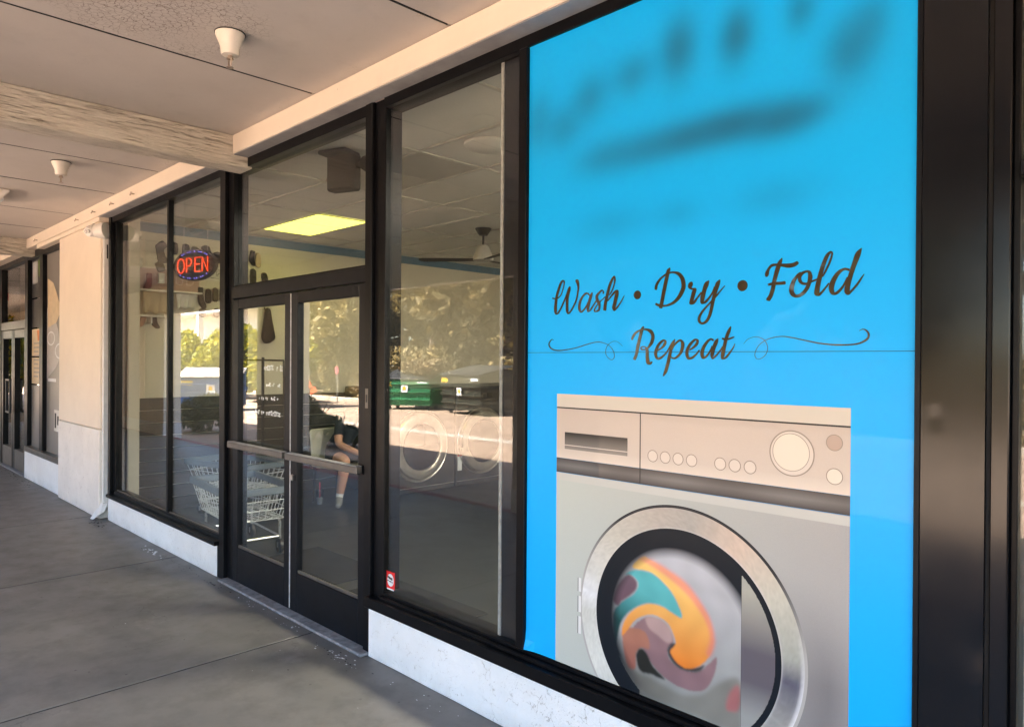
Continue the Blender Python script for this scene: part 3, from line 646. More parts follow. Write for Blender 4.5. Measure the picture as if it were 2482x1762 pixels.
# traced artwork of the window film: ribbon edges in 0.1 mm on the film plane, soft marks, swirl outlines (metres)
LETTERS = {
 'Wash': [[1837,8804,1854,8862,1999,8772,1997,8825,2180,8796,2144,8843,2342,8910,2290,8936,2459,9147,2406,9163,2529,9369,2470,9379,2534,9487,2451,9470,2411,9553,2448,9489,2268,9455,2375,9408,2132,9189,2257,9152,2018,8875,2156,8848,1960,8557,2120,8539,1952,8277,2113,8277,2041,8134,2107,8206,2218,8172,2149,8219,2381,8381,2301,8415,2557,8673,2475,8703,2687,8935,2614,8961,2810,9128,2702,9169,2853,9242,2792,9268],[2785,9264,2841,9248,2690,9151,2841,9115,2618,8853,2763,8830,2591,8522,2737,8511,2609,8245,2744,8252,2721,8121,2731,8194,2886,8204,2817,8248,3061,8423,2984,8456,3205,8685,3122,8708,3279,8978,3195,8993,3312,9185,3208,9192,3308,9358,3159,9345,3268,9476,3103,9453,3222,9518,3128,9515],[3871,8832,3821,8803,3796,8919,3747,8869,3662,8952,3695,8890,3471,8849,3553,8796,3315,8646,3430,8607,3252,8417,3384,8404,3290,8235,3405,8262,3431,8147,3416,8212,3596,8245,3531,8291,3734,8405,3669,8437,3827,8561,3759,8589],[3957,8948,4008,8929,3854,8833,3985,8793,3763,8575,3897,8542,3698,8326,3836,8307,3756,8164,3800,8208,3919,8216,3857,8261,4064,8387,4002,8421,4204,8569,4150,8598],[4555,8840,4495,8856,4577,8929,4517,8920,4474,9014,4484,8957,4309,8945,4382,8887,4155,8799,4286,8762,4166,8611,4314,8635,4250,8474,4395,8505,4296,8364,4404,8356,4270,8244,4362,8195,4188,8206,4209,8143,4138,8201,4078,8171,4146,8260,4087,8282,4255,8409,4211,8437,4430,8554,4392,8587,4657,8714,4626,8742],[4858,8761,4812,8785,5001,8949,4945,8973,5104,9198,5045,9214,5138,9383,5060,9389,5066,9517,5079,9440,4919,9406,5020,9357,4769,9131,4895,9091,4660,8782,4798,8748,4570,8459,4718,8431,4536,8195,4686,8175],[4770,8538,4728,8566,4950,8706,4895,8745,5146,8866,5079,8926,5158,8913,5255,8951,5106,8797,5276,8762,5035,8523,5196,8486,4975,8280,5139,8260,5069,8145,5099,8224,5200,8215,5140,8258,5382,8422,5332,8451,5518,8627,5481,8646,5566,8725,5543,8735]],
 'Dry': [[7558,9618,7583,9604,7436,9534,7573,9486,7346,9224,7496,9185,7234,8753,7386,8717,7141,8328,7293,8294,7108,8172,7251,8140],[6936,8300,6972,8366,7044,8244,7080,8328,7191,8197,7206,8295,7358,8205,7348,8271,7542,8223,7507,8302,7789,8305,7713,8393,8040,8506,7908,8590,8203,8786,8035,8841,8218,9008,8044,9004,8144,9231,7996,9177,7969,9408,7890,9314,7746,9461,7738,9389,7543,9457,7563,9392,7360,9402,7402,9343,7138,9268,7203,9213,6963,9077,7069,9028,6914,8902,7030,8876,6935,8844,7003,8835],[8441,9046,8506,9013,8343,8984,8515,8921,8328,8832,8478,8853,8470,8751,8482,8813,8632,8772,8625,8812],[8615,8801,8660,8773,8504,8732,8647,8675,8431,8505,8580,8464,8381,8258,8524,8270,8574,8244,8512,8306,8732,8437,8674,8478,8886,8620,8836,8656],[9133,9037,9162,9017,8973,8948,9132,8869,8890,8719,9043,8670,8815,8446,8981,8415,8841,8240,8958,8304,9032,8250,8979,8316,9192,8408,9130,8454,9329,8594,9268,8627,9423,8774,9343,8810],[9554,9036,9584,9019,9409,8926,9561,8862,9335,8656,9467,8614,9242,8347,9377,8311,9188,8067,9315,8035,9127,7841,9241,7797,9024,7652,9103,7587,8903,7586,8909,7507,8837,7634,8743,7592,8832,7742,8728,7770,8922,7918,8848,7965,9103,8116,9050,8160,9275,8279,9223,8323,9446,8441,9394,8485,9609,8622,9569,8655,9769,8794,9744,8816]],
 'Fold': [[11738,9563,11767,9547,11617,9444,11745,9382,11531,9226,11672,9173,11438,8881,11574,8840,11383,8600,11519,8559,11314,8393,11444,8332,11235,8276,11359,8204,11249,8220,11330,8197],[11257,8982,11192,9003,11313,9063,11185,9110,11337,9201,11257,9250,11428,9304,11380,9383,11570,9321,11565,9400,11759,9277,11766,9377,11974,9223,11967,9363,12166,9244,12123,9373,12283,9312,12225,9409,12302,9355,12262,9406],[11295,8690,11275,8761,11417,8705,11400,8792,11561,8703,11552,8805,11723,8699,11714,8801,11852,8699,11843,8809,11883,8720,11882,8782],[12354,9066,12409,8986,12238,8991,12308,8924,12075,8797,12191,8738,11993,8531,12151,8515,12066,8324,12175,8406,12250,8253,12244,8354,12452,8318,12384,8407,12624,8503,12517,8571,12708,8724,12582,8766,12735,8909,12598,8913,12663,9067,12592,9005,12528,9093,12543,9025,12382,9046,12443,8970,12283,8926,12388,8887,12295,8764,12394,8801,12415,8653,12445,8730,12593,8635,12576,8711,12749,8710,12724,8767,12912,8769,12892,8820],[13060,8841,13027,8862,13165,9008,13112,9040,13285,9253,13224,9284,13354,9476,13297,9496,13352,9584,13298,9566,13264,9621,13298,9569,13130,9518,13227,9453,13003,9237,13122,9185,12907,8926,13045,8878,12829,8609,12977,8571,12801,8331,12950,8338,12949,8264,12923,8337,13064,8360,13015,8410,13181,8507,13134,8547,13262,8627,13227,8656],[13860,9029,13847,8958,13696,9072,13713,8999,13495,8989,13572,8904,13325,8773,13455,8697,13239,8531,13399,8502,13293,8320,13406,8381,13449,8264,13426,8352,13595,8366,13538,8426,13721,8545,13667,8584,13837,8758,13775,8797],[14182,9624,14200,9612,14025,9494,14165,9413,13920,9188,14052,9127,13826,8885,13954,8833,13735,8579,13880,8535,13707,8343,13856,8334,13823,8242,13798,8313,13959,8363,13913,8411,14114,8545,14063,8588,14218,8717,14178,8748,14281,8836,14264,8849]],
 'Repeat': [[6429,7527,6468,7507,6305,7426,6435,7386,6198,7083,6343,7051,6109,6758,6255,6731,6071,6530,6205,6503,6005,6364,6136,6325,5972,6278,6078,6239],[5953,7005,5875,7026,5995,7090,5902,7131,6110,7239,6038,7302,6294,7339,6265,7402,6524,7364,6532,7439,6701,7273,6804,7369,6783,7144,6925,7156,6744,6948,6880,6905,6651,6785,6731,6733,6572,6708,6610,6661,6486,6671,6494,6624,6369,6683,6339,6632,6355,6703,6306,6727,6424,6737,6419,6775,6516,6714,6552,6750,6536,6618,6669,6638,6543,6358,6688,6370,6592,6119,6733,6177,6769,6085,6735,6175,6855,6182,6826,6210],[7061,6578,7031,6617,7292,6689,7233,6744,7423,6822,7316,6868,7434,6962,7346,6930,7285,7009,7322,6941,7088,6876,7175,6819,6961,6682,7086,6644,6915,6474,7047,6480,7012,6293,7084,6362,7200,6290,7158,6366,7400,6435,7345,6480,7569,6643,7516,6675,7714,6798,7624,6848,7812,6994,7776,7014],[7784,7019,7812,7007,7646,6881,7775,6838,7577,6655,7700,6626,7509,6415,7644,6389,7447,6159,7582,6131,7355,5869,7487,5830,7295,5682,7343,5662],[7657,6536,7600,6561,7780,6752,7727,6783,7946,6900,7894,6958,8027,6926,8062,7001,8052,6846,8184,6862,8034,6671,8164,6640,7965,6502,8049,6448,7801,6362,7840,6297,7704,6364,7684,6312,7643,6398,7617,6370],[8411,6599,8383,6636,8608,6693,8548,6754,8746,6823,8649,6871,8761,6974,8673,6933,8598,7014,8634,6950,8391,6863,8480,6802,8267,6672,8383,6636,8230,6470,8362,6479,8325,6291,8392,6370,8520,6303,8481,6376,8686,6434,8635,6478,8823,6599,8776,6632],[9360,6976,9331,6912,9220,7024,9238,6955,9052,6927,9134,6863,8898,6727,9016,6678,8830,6512,8969,6505,8896,6314,8985,6384,9064,6340,9013,6394,9222,6526,9165,6559,9343,6736,9273,6768],[9501,7017,9526,7004,9376,6917,9508,6863,9283,6683,9412,6646,9224,6444,9359,6431,9307,6289,9316,6359,9470,6399,9421,6441,9639,6595,9593,6626,9715,6718,9666,6744],[9972,7418,10006,7403,9855,7266,9969,7223,9761,7022,9879,6989,9683,6727,9812,6700,9623,6463,9763,6446,9654,6297,9734,6370,9831,6324,9783,6378,10000,6522,9947,6558,10104,6683,10063,6704,10157,6825,10137,6834],[9650,6980,9670,7037,9741,6947,9750,7015,9882,6949,9871,7009,10037,6991,10014,7048,10129,7039,10114,7071]],
 'flourishL': [[1944,7075,1933,7058,1836,7114,1849,7086,1709,7030,1764,7005,1641,6888,1714,6892,1744,6726,1798,6766,1986,6631,2004,6683,2312,6613,2309,6660,2687,6649,2677,6689,3193,6725,3181,6761,3687,6843,3673,6878,4070,6923,4061,6955,4331,6946,4332,6976,4553,6909,4562,6932,4793,6832,4807,6849,4956,6700,4977,6712,5065,6526,5090,6532,5076,6355,5100,6350,4984,6274,4992,6254,4867,6302,4852,6285,4722,6431,4699,6422,4681,6589,4655,6590,4737,6763,4715,6772,4861,6885,4848,6899,5075,6970,5072,6984,5269,6932,5277,6943,5476,6782,5485,6791]],
 'flourishR': [[10456,6809,10448,6817,10612,6963,10604,6975,10875,7033,10874,7050,11068,6984,11076,7001,11195,6891,11212,6903,11281,6699,11302,6701,11251,6519,11270,6510,11137,6377,11149,6362,10979,6312,10980,6294,10888,6364,10872,6354,10863,6473,10843,6475,10920,6636,10902,6645,11037,6789,11023,6803,11230,6914,11220,6933,11484,6995,11479,7017,11776,7024,11776,7050,12064,6984,12069,7014,12469,6892,12475,6925,12963,6783,12968,6822,13443,6727,13444,6770,13909,6726,13905,6772,14186,6772,14169,6822,14396,6892,14350,6940,14442,7048,14379,7044,14370,7169,14337,7131,14246,7219,14246,7192,14144,7168,14152,7151]],
}
BLOBS = [(-1.416, 2.747, 0.053, 0.082, 0.75), (-1.615, 2.709, 0.069, 0.055, 0.5), (-1.822, 2.675, 0.065, 0.064, 0.5), (-1.958, 2.584, 0.066, 0.06, 0.45), (-2.105, 2.643, 0.062, 0.085, 0.4), (-1.736, 2.421, 0.109, 0.048, 0.5), (-1.557, 2.414, 0.093, 0.043, 0.45), (-1.376, 2.421, 0.114, 0.043, 0.75), (-1.2, 2.424, 0.098, 0.041, 0.8), (-1.711, 2.155, 0.122, 0.045, 0.22), (-1.411, 2.154, 0.068, 0.038, 0.2), (-1.191, 2.723, 0.045, 0.068, 0.8), (-0.97, 2.738, 0.035, 0.05, 0.55), (-0.819, 2.565, 0.057, 0.074, 0.65), (-0.756, 2.639, 0.037, 0.053, 0.4), (-1.04, 2.401, 0.087, 0.043, 0.75), (-0.953, 2.409, 0.056, 0.035, 0.45), (-1.053, 2.157, 0.102, 0.044, 0.22), (-1.688, 3.018, 0.084, 0.035, 0.0)]
SWIRL = {
 'yellow': [(-1.597,0.842),(-1.551,0.891),(-1.512,0.882),(-1.454,0.864),(-1.374,0.83),(-1.314,0.776),(-1.273,0.724),(-1.258,0.662),(-1.269,0.607),(-1.306,0.558),(-1.359,0.531),(-1.401,0.539),(-1.429,0.571),(-1.408,0.604),(-1.418,0.639),(-1.446,0.674),(-1.51,0.684),(-1.576,0.651),(-1.616,0.601),(-1.643,0.571),(-1.64,0.612),(-1.603,0.672),(-1.536,0.718),(-1.472,0.727),(-1.421,0.713),(-1.382,0.706),(-1.397,0.745),(-1.435,0.795),(-1.511,0.838)],
 'pinkedge': [(-1.571,0.881),(-1.512,0.887),(-1.435,0.865),(-1.362,0.833),(-1.308,0.783),(-1.267,0.726),(-1.25,0.659),(-1.266,0.603),(-1.284,0.608),(-1.27,0.664),(-1.287,0.716),(-1.331,0.767),(-1.385,0.807),(-1.46,0.844),(-1.538,0.871)],
 'teal': [(-1.631,0.807),(-1.591,0.832),(-1.511,0.837),(-1.435,0.794),(-1.397,0.745),(-1.383,0.706),(-1.428,0.716),(-1.472,0.728),(-1.536,0.72),(-1.603,0.677),(-1.644,0.628),(-1.664,0.566),(-1.677,0.476),(-1.685,0.56),(-1.686,0.646),(-1.644,0.702),(-1.59,0.743),(-1.57,0.786),(-1.597,0.808)],
 'plum': [(-1.687,0.697),(-1.666,0.759),(-1.618,0.81),(-1.577,0.791),(-1.587,0.752),(-1.644,0.702),(-1.665,0.68)],
 'mauve': [(-1.589,0.62),(-1.536,0.667),(-1.471,0.673),(-1.427,0.641),(-1.417,0.607),(-1.439,0.579),(-1.432,0.543),(-1.383,0.523),(-1.318,0.533),(-1.272,0.576),(-1.244,0.605),(-1.252,0.546),(-1.283,0.485),(-1.329,0.46),(-1.389,0.455),(-1.457,0.471),(-1.508,0.504),(-1.548,0.548),(-1.582,0.588)],
 'rose': [(-1.64,0.595),(-1.589,0.614),(-1.535,0.609),(-1.518,0.556),(-1.555,0.548),(-1.578,0.519),(-1.581,0.463),(-1.615,0.461),(-1.636,0.517)],
 'drop': [(-1.578,0.517),(-1.555,0.547),(-1.528,0.531),(-1.502,0.495),(-1.45,0.462),(-1.508,0.463),(-1.561,0.463)],
 'dark1': [(-1.442,0.573),(-1.427,0.601),(-1.405,0.605),(-1.405,0.567),(-1.377,0.544),(-1.329,0.545),(-1.289,0.565),(-1.318,0.531),(-1.383,0.521),(-1.426,0.54)],
 'pale': [(-1.536,0.667),(-1.484,0.678),(-1.433,0.656),(-1.421,0.611),(-1.445,0.599),(-1.483,0.615),(-1.522,0.632)],
 'rose2': [(-1.209,0.448),(-1.193,0.504),(-1.161,0.535),(-1.161,0.455),(-1.198,0.437)],
 'lower': [(-1.642,0.475),(-1.581,0.454),(-1.508,0.449),(-1.457,0.439),(-1.382,0.431),(-1.3,0.458),(-1.243,0.513),(-1.159,0.555),(-1.157,0.386),(-1.299,0.376),(-1.418,0.376),(-1.547,0.387)],
}


# ================================================================== THE BLUE WINDOW GRAPHIC
def catmull(P, sub):
    out = []
    for i in range(len(P)-1):
        a = P[max(i-1, 0)]; b = P[i]; c = P[i+1]; d = P[min(i+2, len(P)-1)]
        for t in (np.arange(sub)/sub): out.append(.5*((2*b)+(c-a)*t+(2*a-5*b+4*c-d)*t*t+(3*b-a-3*c+d)*t**3))
    out.append(P[-1]); return out
YV = 2.250
sg = empty('window_graphic', (-1.39, YV, .37), 'bright blue window film printed with a front loading washer and script lettering', 'window sign')
X0, X1, ZS = -2.156, -.628, 1.655
def painted_grid(name, x0, x1, z0, z1, nx, nz, fn, y, mat='print', keep=None):
    xs = np.linspace(x0, x1, nx+1); zs = np.linspace(z0, z1, nz+1); gx_, gz_ = np.meshgrid(xs, zs)
    col_ = fn(gx_, gz_).reshape(-1, 3)
    vs = np.c_[gx_.ravel(), np.full(gx_.size, y), gz_.ravel()]
    j, i = np.meshgrid(np.arange(nz), np.arange(nx), indexing='ij'); k = (j*(nx+1)+i).ravel()
    fs = np.c_[k, k+1, k+nx+2, k+nx+1]
    if keep is not None:
        cx = (gx_[:-1, :-1]+gx_[1:, 1:]).ravel()/2; cz = (gz_[:-1, :-1]+gz_[1:, 1:]).ravel()/2; fs = fs[keep(cx, cz)]
    me = bpy.data.meshes.new(name); me.from_pydata(vs.tolist(), [], fs.tolist())
    ca = me.color_attributes.new('Col', 'FLOAT_COLOR', 'POINT'); ca.data.foreach_set('color', np.c_[col_, np.ones(len(col_))].ravel().astype(np.float32))
    me.materials.append(M[mat]); o = bpy.data.objects.new(name, me); C.objects.link(o); return o
def blue_fn(x, z):
    k = np.zeros_like(x)
    for (bx, bz, rx, rz, s) in BLOBS:
        if s: k = 1-(1-k)*(1-s*np.exp(-(((x-bx)/(rx*1.5))**2+((z-bz)/(rz*1.5))**2)))
    a = np.array(BLUE); d = np.array((.010, .085, .16))
    return a[None, None]*(1-k[..., None]*.92)+d[None, None]*k[..., None]*.92
child(painted_grid('upper_film', X0, X1, ZS+.0012, 2.976, 90, 80, blue_fn, YV), sg)
flat = lambda c: (lambda x, z: np.broadcast_to(np.array(c), x.shape+(3,)).copy())
lower = painted_grid('lower_film', X0, X1, .372, ZS-.0012, 30, 30, flat(BLUE), YV)
me = lower.data                                   # bottom-left corner is lifting
for v in me.vertices:
    q = max(0, 1-((v.co.x-X0)**2+(v.co.z-.372)**2)**.5/.09); v.co.y -= .016*q*q
child(lower, sg)
child(box('film_seam', (X0, YV+.0004, ZS-.0016), (X1, YV+.0030, ZS+.0016), 'v_seam'), sg)
def ribbon(strokes, name, y, parent, mat='v_letter'):
    b = MB(); yy = y
    for s in strokes:
        a = np.array(s, float).reshape(-1, 4)*1e-4+np.array([-2.2, 1., -2.2, 1.])
        P = catmull(a, 5); n = len(P); vs = []; fs = []
        for i, p in enumerate(P):
            o_ = yy-.0003*i/n
            vs += [(p[0], o_, p[1]), (p[2], o_, p[3])]
        for i in range(n-1): fs.append((2*i, 2*i+1, 2*i+3, 2*i+2))
        b.add(vs, fs); yy -= .00012
    return child(b.build(name, mat), parent)
ribbon(LETTERS['Wash'], 'lettering_wash', YV-.0016, sg); ribbon(LETTERS['Dry'], 'lettering_dry', YV-.0016, sg)
ribbon(LETTERS['Fold'], 'lettering_fold', YV-.0016, sg); ribbon(LETTERS['Repeat'], 'lettering_repeat', YV-.0016, sg)
ribbon(LETTERS['flourishL'], 'flourish', YV-.0016, sg); ribbon(LETTERS['flourishR'], 'flourish', YV-.0016, sg)
def disc(cx, cz, r, y, name, mat, parent, n=40, rx=None):
    b = MB().prism([(cx+(rx or r)*math.cos(2*math.pi*i/n), cz+r*math.sin(2*math.pi*i/n)) for i in range(n)], 'xz', y, y+.0006)
    return child(b.build(name, mat), parent)
disc(-1.5852, 1.8706, .0165, YV-.0018, 'lettering_dot', 'v_letter', sg); disc(-1.1605, 1.8764, .0185, YV-.0018, 'lettering_dot', 'v_letter', sg)
# printed washer
wp = empty('washer_print', (-1.39, YV, .372)); child(wp, sg)
def pr(name, x0, z0, x1, z1, lvl, mat): return child(box(name, (x0, YV-.0006-.0007*lvl, z0), (x1, YV-.0001-.0007*lvl, z1), mat), wp)
WX0, WX1 = -1.985, -.808
def body_fn(x, z):
    u = (x-WX0)/(WX1-WX0)
    base = np.array((.49, .53, .49)); g = np.array((.38, .37, .36)); out = base*(1-u[..., None])+g*u[..., None]
    d = np.hypot(x+1.33, z-.60); sh = np.clip((.62-d)/.16, 0, 1)*np.clip((x+1.2)*3, 0, 1)*np.clip((.95-z)*3, 0, 1)      # drawn shading of the artwork
    return out*(1-.62*sh[..., None])+np.array((.16, .14, .17))*.3*sh[..., None]
child(painted_grid('body', WX0, WX1, .372, 1.159, 60, 40, body_fn, YV-.0008), wp)
pr('body_highlight', WX0, 1.128, WX1, 1.157, 1.1, 'v_hilite')
def panel_fn(x, z):
    t = (z-1.217)/(1.424-1.217); a = np.array((.52, .44, .385)); b_ = np.array((.66, .585, .51))
    w = np.where(t < .2, 1-.6*t/.2, .4*(1-t)); return a*(1-w[..., None])+b_*w[..., None]
child(painted_grid('control_panel', WX0, WX1, 1.220, 1.4245, 20, 40, panel_fn, YV-.0010), wp)
pr('top_slab', WX0, 1.430, WX1, 1.484, 1, 'v_body_top'); pr('top_line', WX0, 1.4245, WX1, 1.430, 1, 'v_line')
def band_fn(x, z):
    t = (z-1.158)/.06; a = np.array((.045, .043, .046)); b_ = np.array((.17, .165, .165)); w = np.clip(1-abs(t-.55)*1.9, 0, 1)*(.55+.45*np.sin((x+1.2)*7)**2)
    return a*(1-w[..., None])+b_*w[..., None]
child(painted_grid('dark_band', WX0, WX1, 1.160, 1.2195, 60, 14, band_fn, YV-.0012), wp)
pr('panel_divider', -1.5695, 1.160, -1.5655, 1.424, 2.2, 'v_line')
def slot_fn(x, z):
    t = (x+1.94)/.315; w = np.clip(t*1.1, 0, 1); a = np.array((.24, .22, .20)); b_ = np.array((.035, .033, .033)); s = np.clip((z-1.262)/.06, 0, 1)
    return (a*(1-s[..., None])+b_*s[..., None])
child(painted_grid('detergent_slot', -1.940, -1.625, 1.259, 1.328, 10, 10, slot_fn, YV-.0026), wp)
pr('slot_lip', -1.940, 1.2735, -1.625, 1.2765, 3.6, 'v_panel2')
def ring(cx, cz, r0, r1, lvl, name, mat, n=72):
    b = MB(); y = YV-.0006-.0007*lvl; vs = []; fs = []
    for i in range(n):
        a = 2*math.pi*i/n; vs += [(cx+r0*math.cos(a), y, cz+r0*math.sin(a)), (cx+r1*math.cos(a), y, cz+r1*math.sin(a))]
    for i in range(n): k = 2*i; q = 2*((i+1) % n); fs.append((k, k+1, q+1, q))
    return child(b.add(vs, fs).build(name, mat), wp)
for i, x in enumerate((-1.511, -1.457, -1.403, -1.348, -1.237, -1.183, -1.128)):
    disc(x, 1.271, .0215, YV-.0022, 'push_button', 'v_panel2', wp, 24); ring(x, 1.271, .0195, .0225, 3, 'button_outline', 'v_outline', 28)
disc(-.988, 1.331, .072, YV-.0021, 'dial_rim', 'v_panel2', wp); ring(-.988, 1.331, .0695, .0735, 3, 'dial_outline', 'v_outline')
disc(-.990, 1.334, .060, YV-.0030, 'dial', 'v_knob', wp); ring(-.990, 1.334, .0585, .0605, 4.2, 'dial_outline', 'v_outline')
disc(-.855, 1.376, .024, YV-.0022, 'small_knob', 'v_knob_tan', wp, 26); disc(-.854, 1.273, .024, YV-.0022, 'small_knob', 'v_knob', wp, 26)
ring(-.855, 1.376, .0228, .0255, 3, 'knob_outline', 'v_outline', 30); ring(-.854, 1.273, .0228, .0255, 3, 'knob_outline', 'v_outline', 30)
# door ring, gasket, artwork
RX, RZ = -1.392, .641
def ring_fn(x, z):
    a = np.arctan2(z-RZ, x-RX); r = np.hypot(x-RX, z-RZ)
    stops = [(-3.2, (.55, .56, .52)), (-2.6, (.66, .67, .62)), (-2.0, (.36, .38, .36)), (-1.2, (.30, .31, .30)), (-.45, (.30, .30, .29)), (-.1, (.10, .10, .14)), (.08, (.36, .37, .33)), (.55, (.52, .50, .42)), (1.0, (.60, .47, .38)), (1.45, (.40, .37, .33)), (1.8, (.45, .40, .35)), (2.3, (.52, .49, .42)), (2.8, (.60, .60, .56)), (3.0, (.74, .75, .76)), (3.2, (.55, .56, .52))]
    A = np.array([s[0] for s in stops]); out = np.stack([np.interp(a, A, [s[1][i] for s in stops]) for i in range(3)], -1)
    e = np.clip((r-.436)/.012, 0, 1)*np.clip((.35-a)/.5, 0, 1)*np.clip((a+1.9)/.5, 0, 1)
    out = out*(1-e[..., None]*.9)+np.array((.72, .72, .74))*e[..., None]*.9
    e2 = np.clip((.385-r)/.009, 0, 1); out = out*(1-.5*e2[..., None])+np.array((.62, .62, .62))*.5*e2[..., None]
    gr = (np.sin(x*4100+z*1700)*np.sin(x*2300-z*3900)); out = out*(1+.08*gr[..., None])
    return np.clip(out, 0, 1)
def polar_grid(name, r0, r1, nr, na, fn, y, parent, keep=None):
    rr_, aa = np.meshgrid(np.linspace(r0, r1, nr+1), np.linspace(0, 2*math.pi, na, endpoint=False), indexing='ij')
    x = RX+rr_*np.cos(aa); z = RZ+rr_*np.sin(aa); c_ = fn(x, z).reshape(-1, 3)
    vs = np.c_[x.ravel(), np.full(x.size, y), z.ravel()]; fs = []
    i, j = np.meshgrid(np.arange(nr), np.arange(na), indexing='ij'); i = i.ravel(); j = j.ravel(); j2 = (j+1) % na
    fs = np.c_[i*na+j, (i+1)*na+j, (i+1)*na+j2, i*na+j2]
    fs = fs[(vs[:, 2][fs] > .372).any(1)]; vs[:, 2] = np.maximum(vs[:, 2], .372)
    me = bpy.data.meshes.new(name); me.from_pydata(vs.tolist(), [], fs.tolist())
    ca = me.color_attributes.new('Col', 'FLOAT_COLOR', 'POINT'); ca.data.foreach_set('color', np.c_[c_, np.ones(len(c_))].ravel().astype(np.float32))
    me.materials.append(M['print']); o = bpy.data.objects.new(name, me); C.objects.link(o); return child(o, parent)
def half_clip(z): return z
polar_grid('door_shadow', .449, .462, 2, 200, lambda x, z: (lambda q: np.array((.025, .026, .03))*q+np.array((.42, .41, .39))*(1-q))(np.clip((np.arctan2(z-RZ, x-RX)-.1)/.6, 0, 1)[..., None]*np.clip((2.9-np.arctan2(z-RZ, x-RX))/.7, 0, 1)[..., None]), YV-.0016, wp)
polar_grid('door_ring', .377, .452, 10, 220, ring_fn, YV-.0024, wp)
polar_grid('gasket', .001, .378, 6, 160, flat((.006, .010, .016)), YV-.0018, wp)
for z0, z1 in ((.69, .745), (.607, .672), (.52, .59)): pr('hinge_plate', -1.864, z0, -1.848, z1, 3, 'v_white'); pr('hinge_line', -1.8640, z0, -1.8615, z1, 4.2, 'v_line')
def inside(poly, x, z):
    r_ = np.zeros(x.shape, bool); n = len(poly)
    for i in range(n):
        (x1, z1), (x2, z2) = poly[i], poly[(i+1) % n]
        if z1 == z2: continue
        c_ = ((z1 > z) != (z2 > z)) & (x < (x2-x1)*(z-z1)/(z2-z1)+x1); r_ ^= c_
    return r_
def blur(a, n):
    for _ in range(n):
        a = (np.roll(a, 1, 0)+a*2+np.roll(a, -1, 0))/4; a = (np.roll(a, 1, 1)+a*2+np.roll(a, -1, 1))/4
    return a
def round_poly(P_):
    P_ = [np.array(q) for q in P_]; n = len(P_); out = []
    for i in range(n):
        a, b_, c_, d = P_[i-1], P_[i], P_[(i+1) % n], P_[(i+2) % n]
        for t in np.arange(6)/6: out.append(tuple(.5*((2*b_)+(c_-a)*t+(2*a-5*b_+4*c_-d)*t*t+(3*b_-a-3*c_+d)*t**3)))
    return out
for k_ in SWIRL: SWIRL[k_] = round_poly(SWIRL[k_])
def art_fn(x, z):
    out = np.empty(x.shape+(3,)); u = np.clip((z-.35)/.6, 0, 1)[..., None]
    out[:] = np.array((.22, .24, .22))*(1-u)+np.array((.50, .50, .53))*u
    def lay(n, c0, c1=None, soft=2, alpha=1., axis=(0, 1), span=(.4, .9)):
        m = blur(inside(SWIRL[n], x, z).astype(float), soft)*alpha
        if c1 is None: cc = np.array(c0)
        else:
            q = np.clip(((x+1.4)*axis[0]+z*axis[1]-span[0])/(span[1]-span[0]), 0, 1)[..., None]; cc = np.array(c0)*(1-q)+np.array(c1)*q
        out[:] = out*(1-m[..., None])+cc*m[..., None]
    lay('lower', (.20, .20, .18), None, 14); lay('rose2', (.36, .14, .14), None, 8)
    lay('mauve', (.20, .125, .145), (.34, .20, .20), 2); lay('rose', (.33, .12, .10), (.42, .22, .12), 4)
    lay('pale', (.36, .24, .24), (.50, .36, .33), 5); lay('drop', (.02, .022, .02), None, 3); lay('dark1', (.05, .045, .045), None, 3)
    lay('yellow', (.66, .20, .03), (.88, .56, .17), 2, 1, (0, 1), (.54, .84)); lay('pinkedge', (.55, .17, .13), (.84, .30, .22), 9, .85)
    lay('teal', (.01, .06, .06), (.10, .42, .44), 3, 1, (.25, 1), (.56, .72)); lay('plum', (.16, .06, .08), (.14, .10, .13), 4)
    wv = np.sin(31*x+17*z+2*np.sin(23*z))*np.sin(19*z-27*x); out *= (1+.07*wv)[..., None]
    vg = np.clip((.56-z)/.2, 0, 1)*np.clip((RX+.02-x)/.25, 0, 1); out *= (1-.75*vg)[..., None]
    r_ = np.hypot(x-RX, z-.647); m = np.clip((r_-.262)/.042, 0, 1); m = (m*np.clip((z-.44)/.14+np.clip((RX-.12-x)*9, 0, .6), 0, 1))[..., None]
    return out*(1-m)+np.array((.006, .010, .016))*m
child(painted_grid('swirl_artwork', -1.70, -1.155, .372, .952, 200, 212, art_fn, YV-.0028, keep=lambda x, z: (np.hypot(x-RX, z-.645) < .308) | ((x > RX-.17) & (z < .62) & (np.hypot(x-RX, z-RZ) < .374))), wp)
def handle_fn(x, z):
    q = np.clip((z-.66)/.2, 0, 1)[..., None]; g = .5+.5*np.sin(x*5200+z*900)*np.sin(x*1300-z*4700)
    lo = np.clip((.56-z)/.12, 0, 1)[..., None]; c_ = np.array((.115, .105, .125))*(1-q)+np.array((.40, .39, .33))*q
    c_ = c_*(1-lo)+np.array((.30, .31, .30))*lo; return c_*(.88+.24*g[..., None])
child(painted_grid('handle_recess', -1.154, -1.018, .372, .93, 60, 200, handle_fn, YV-.0031, keep=lambda x, z: (np.hypot(x-RX, z-RZ) < .357)), wp)

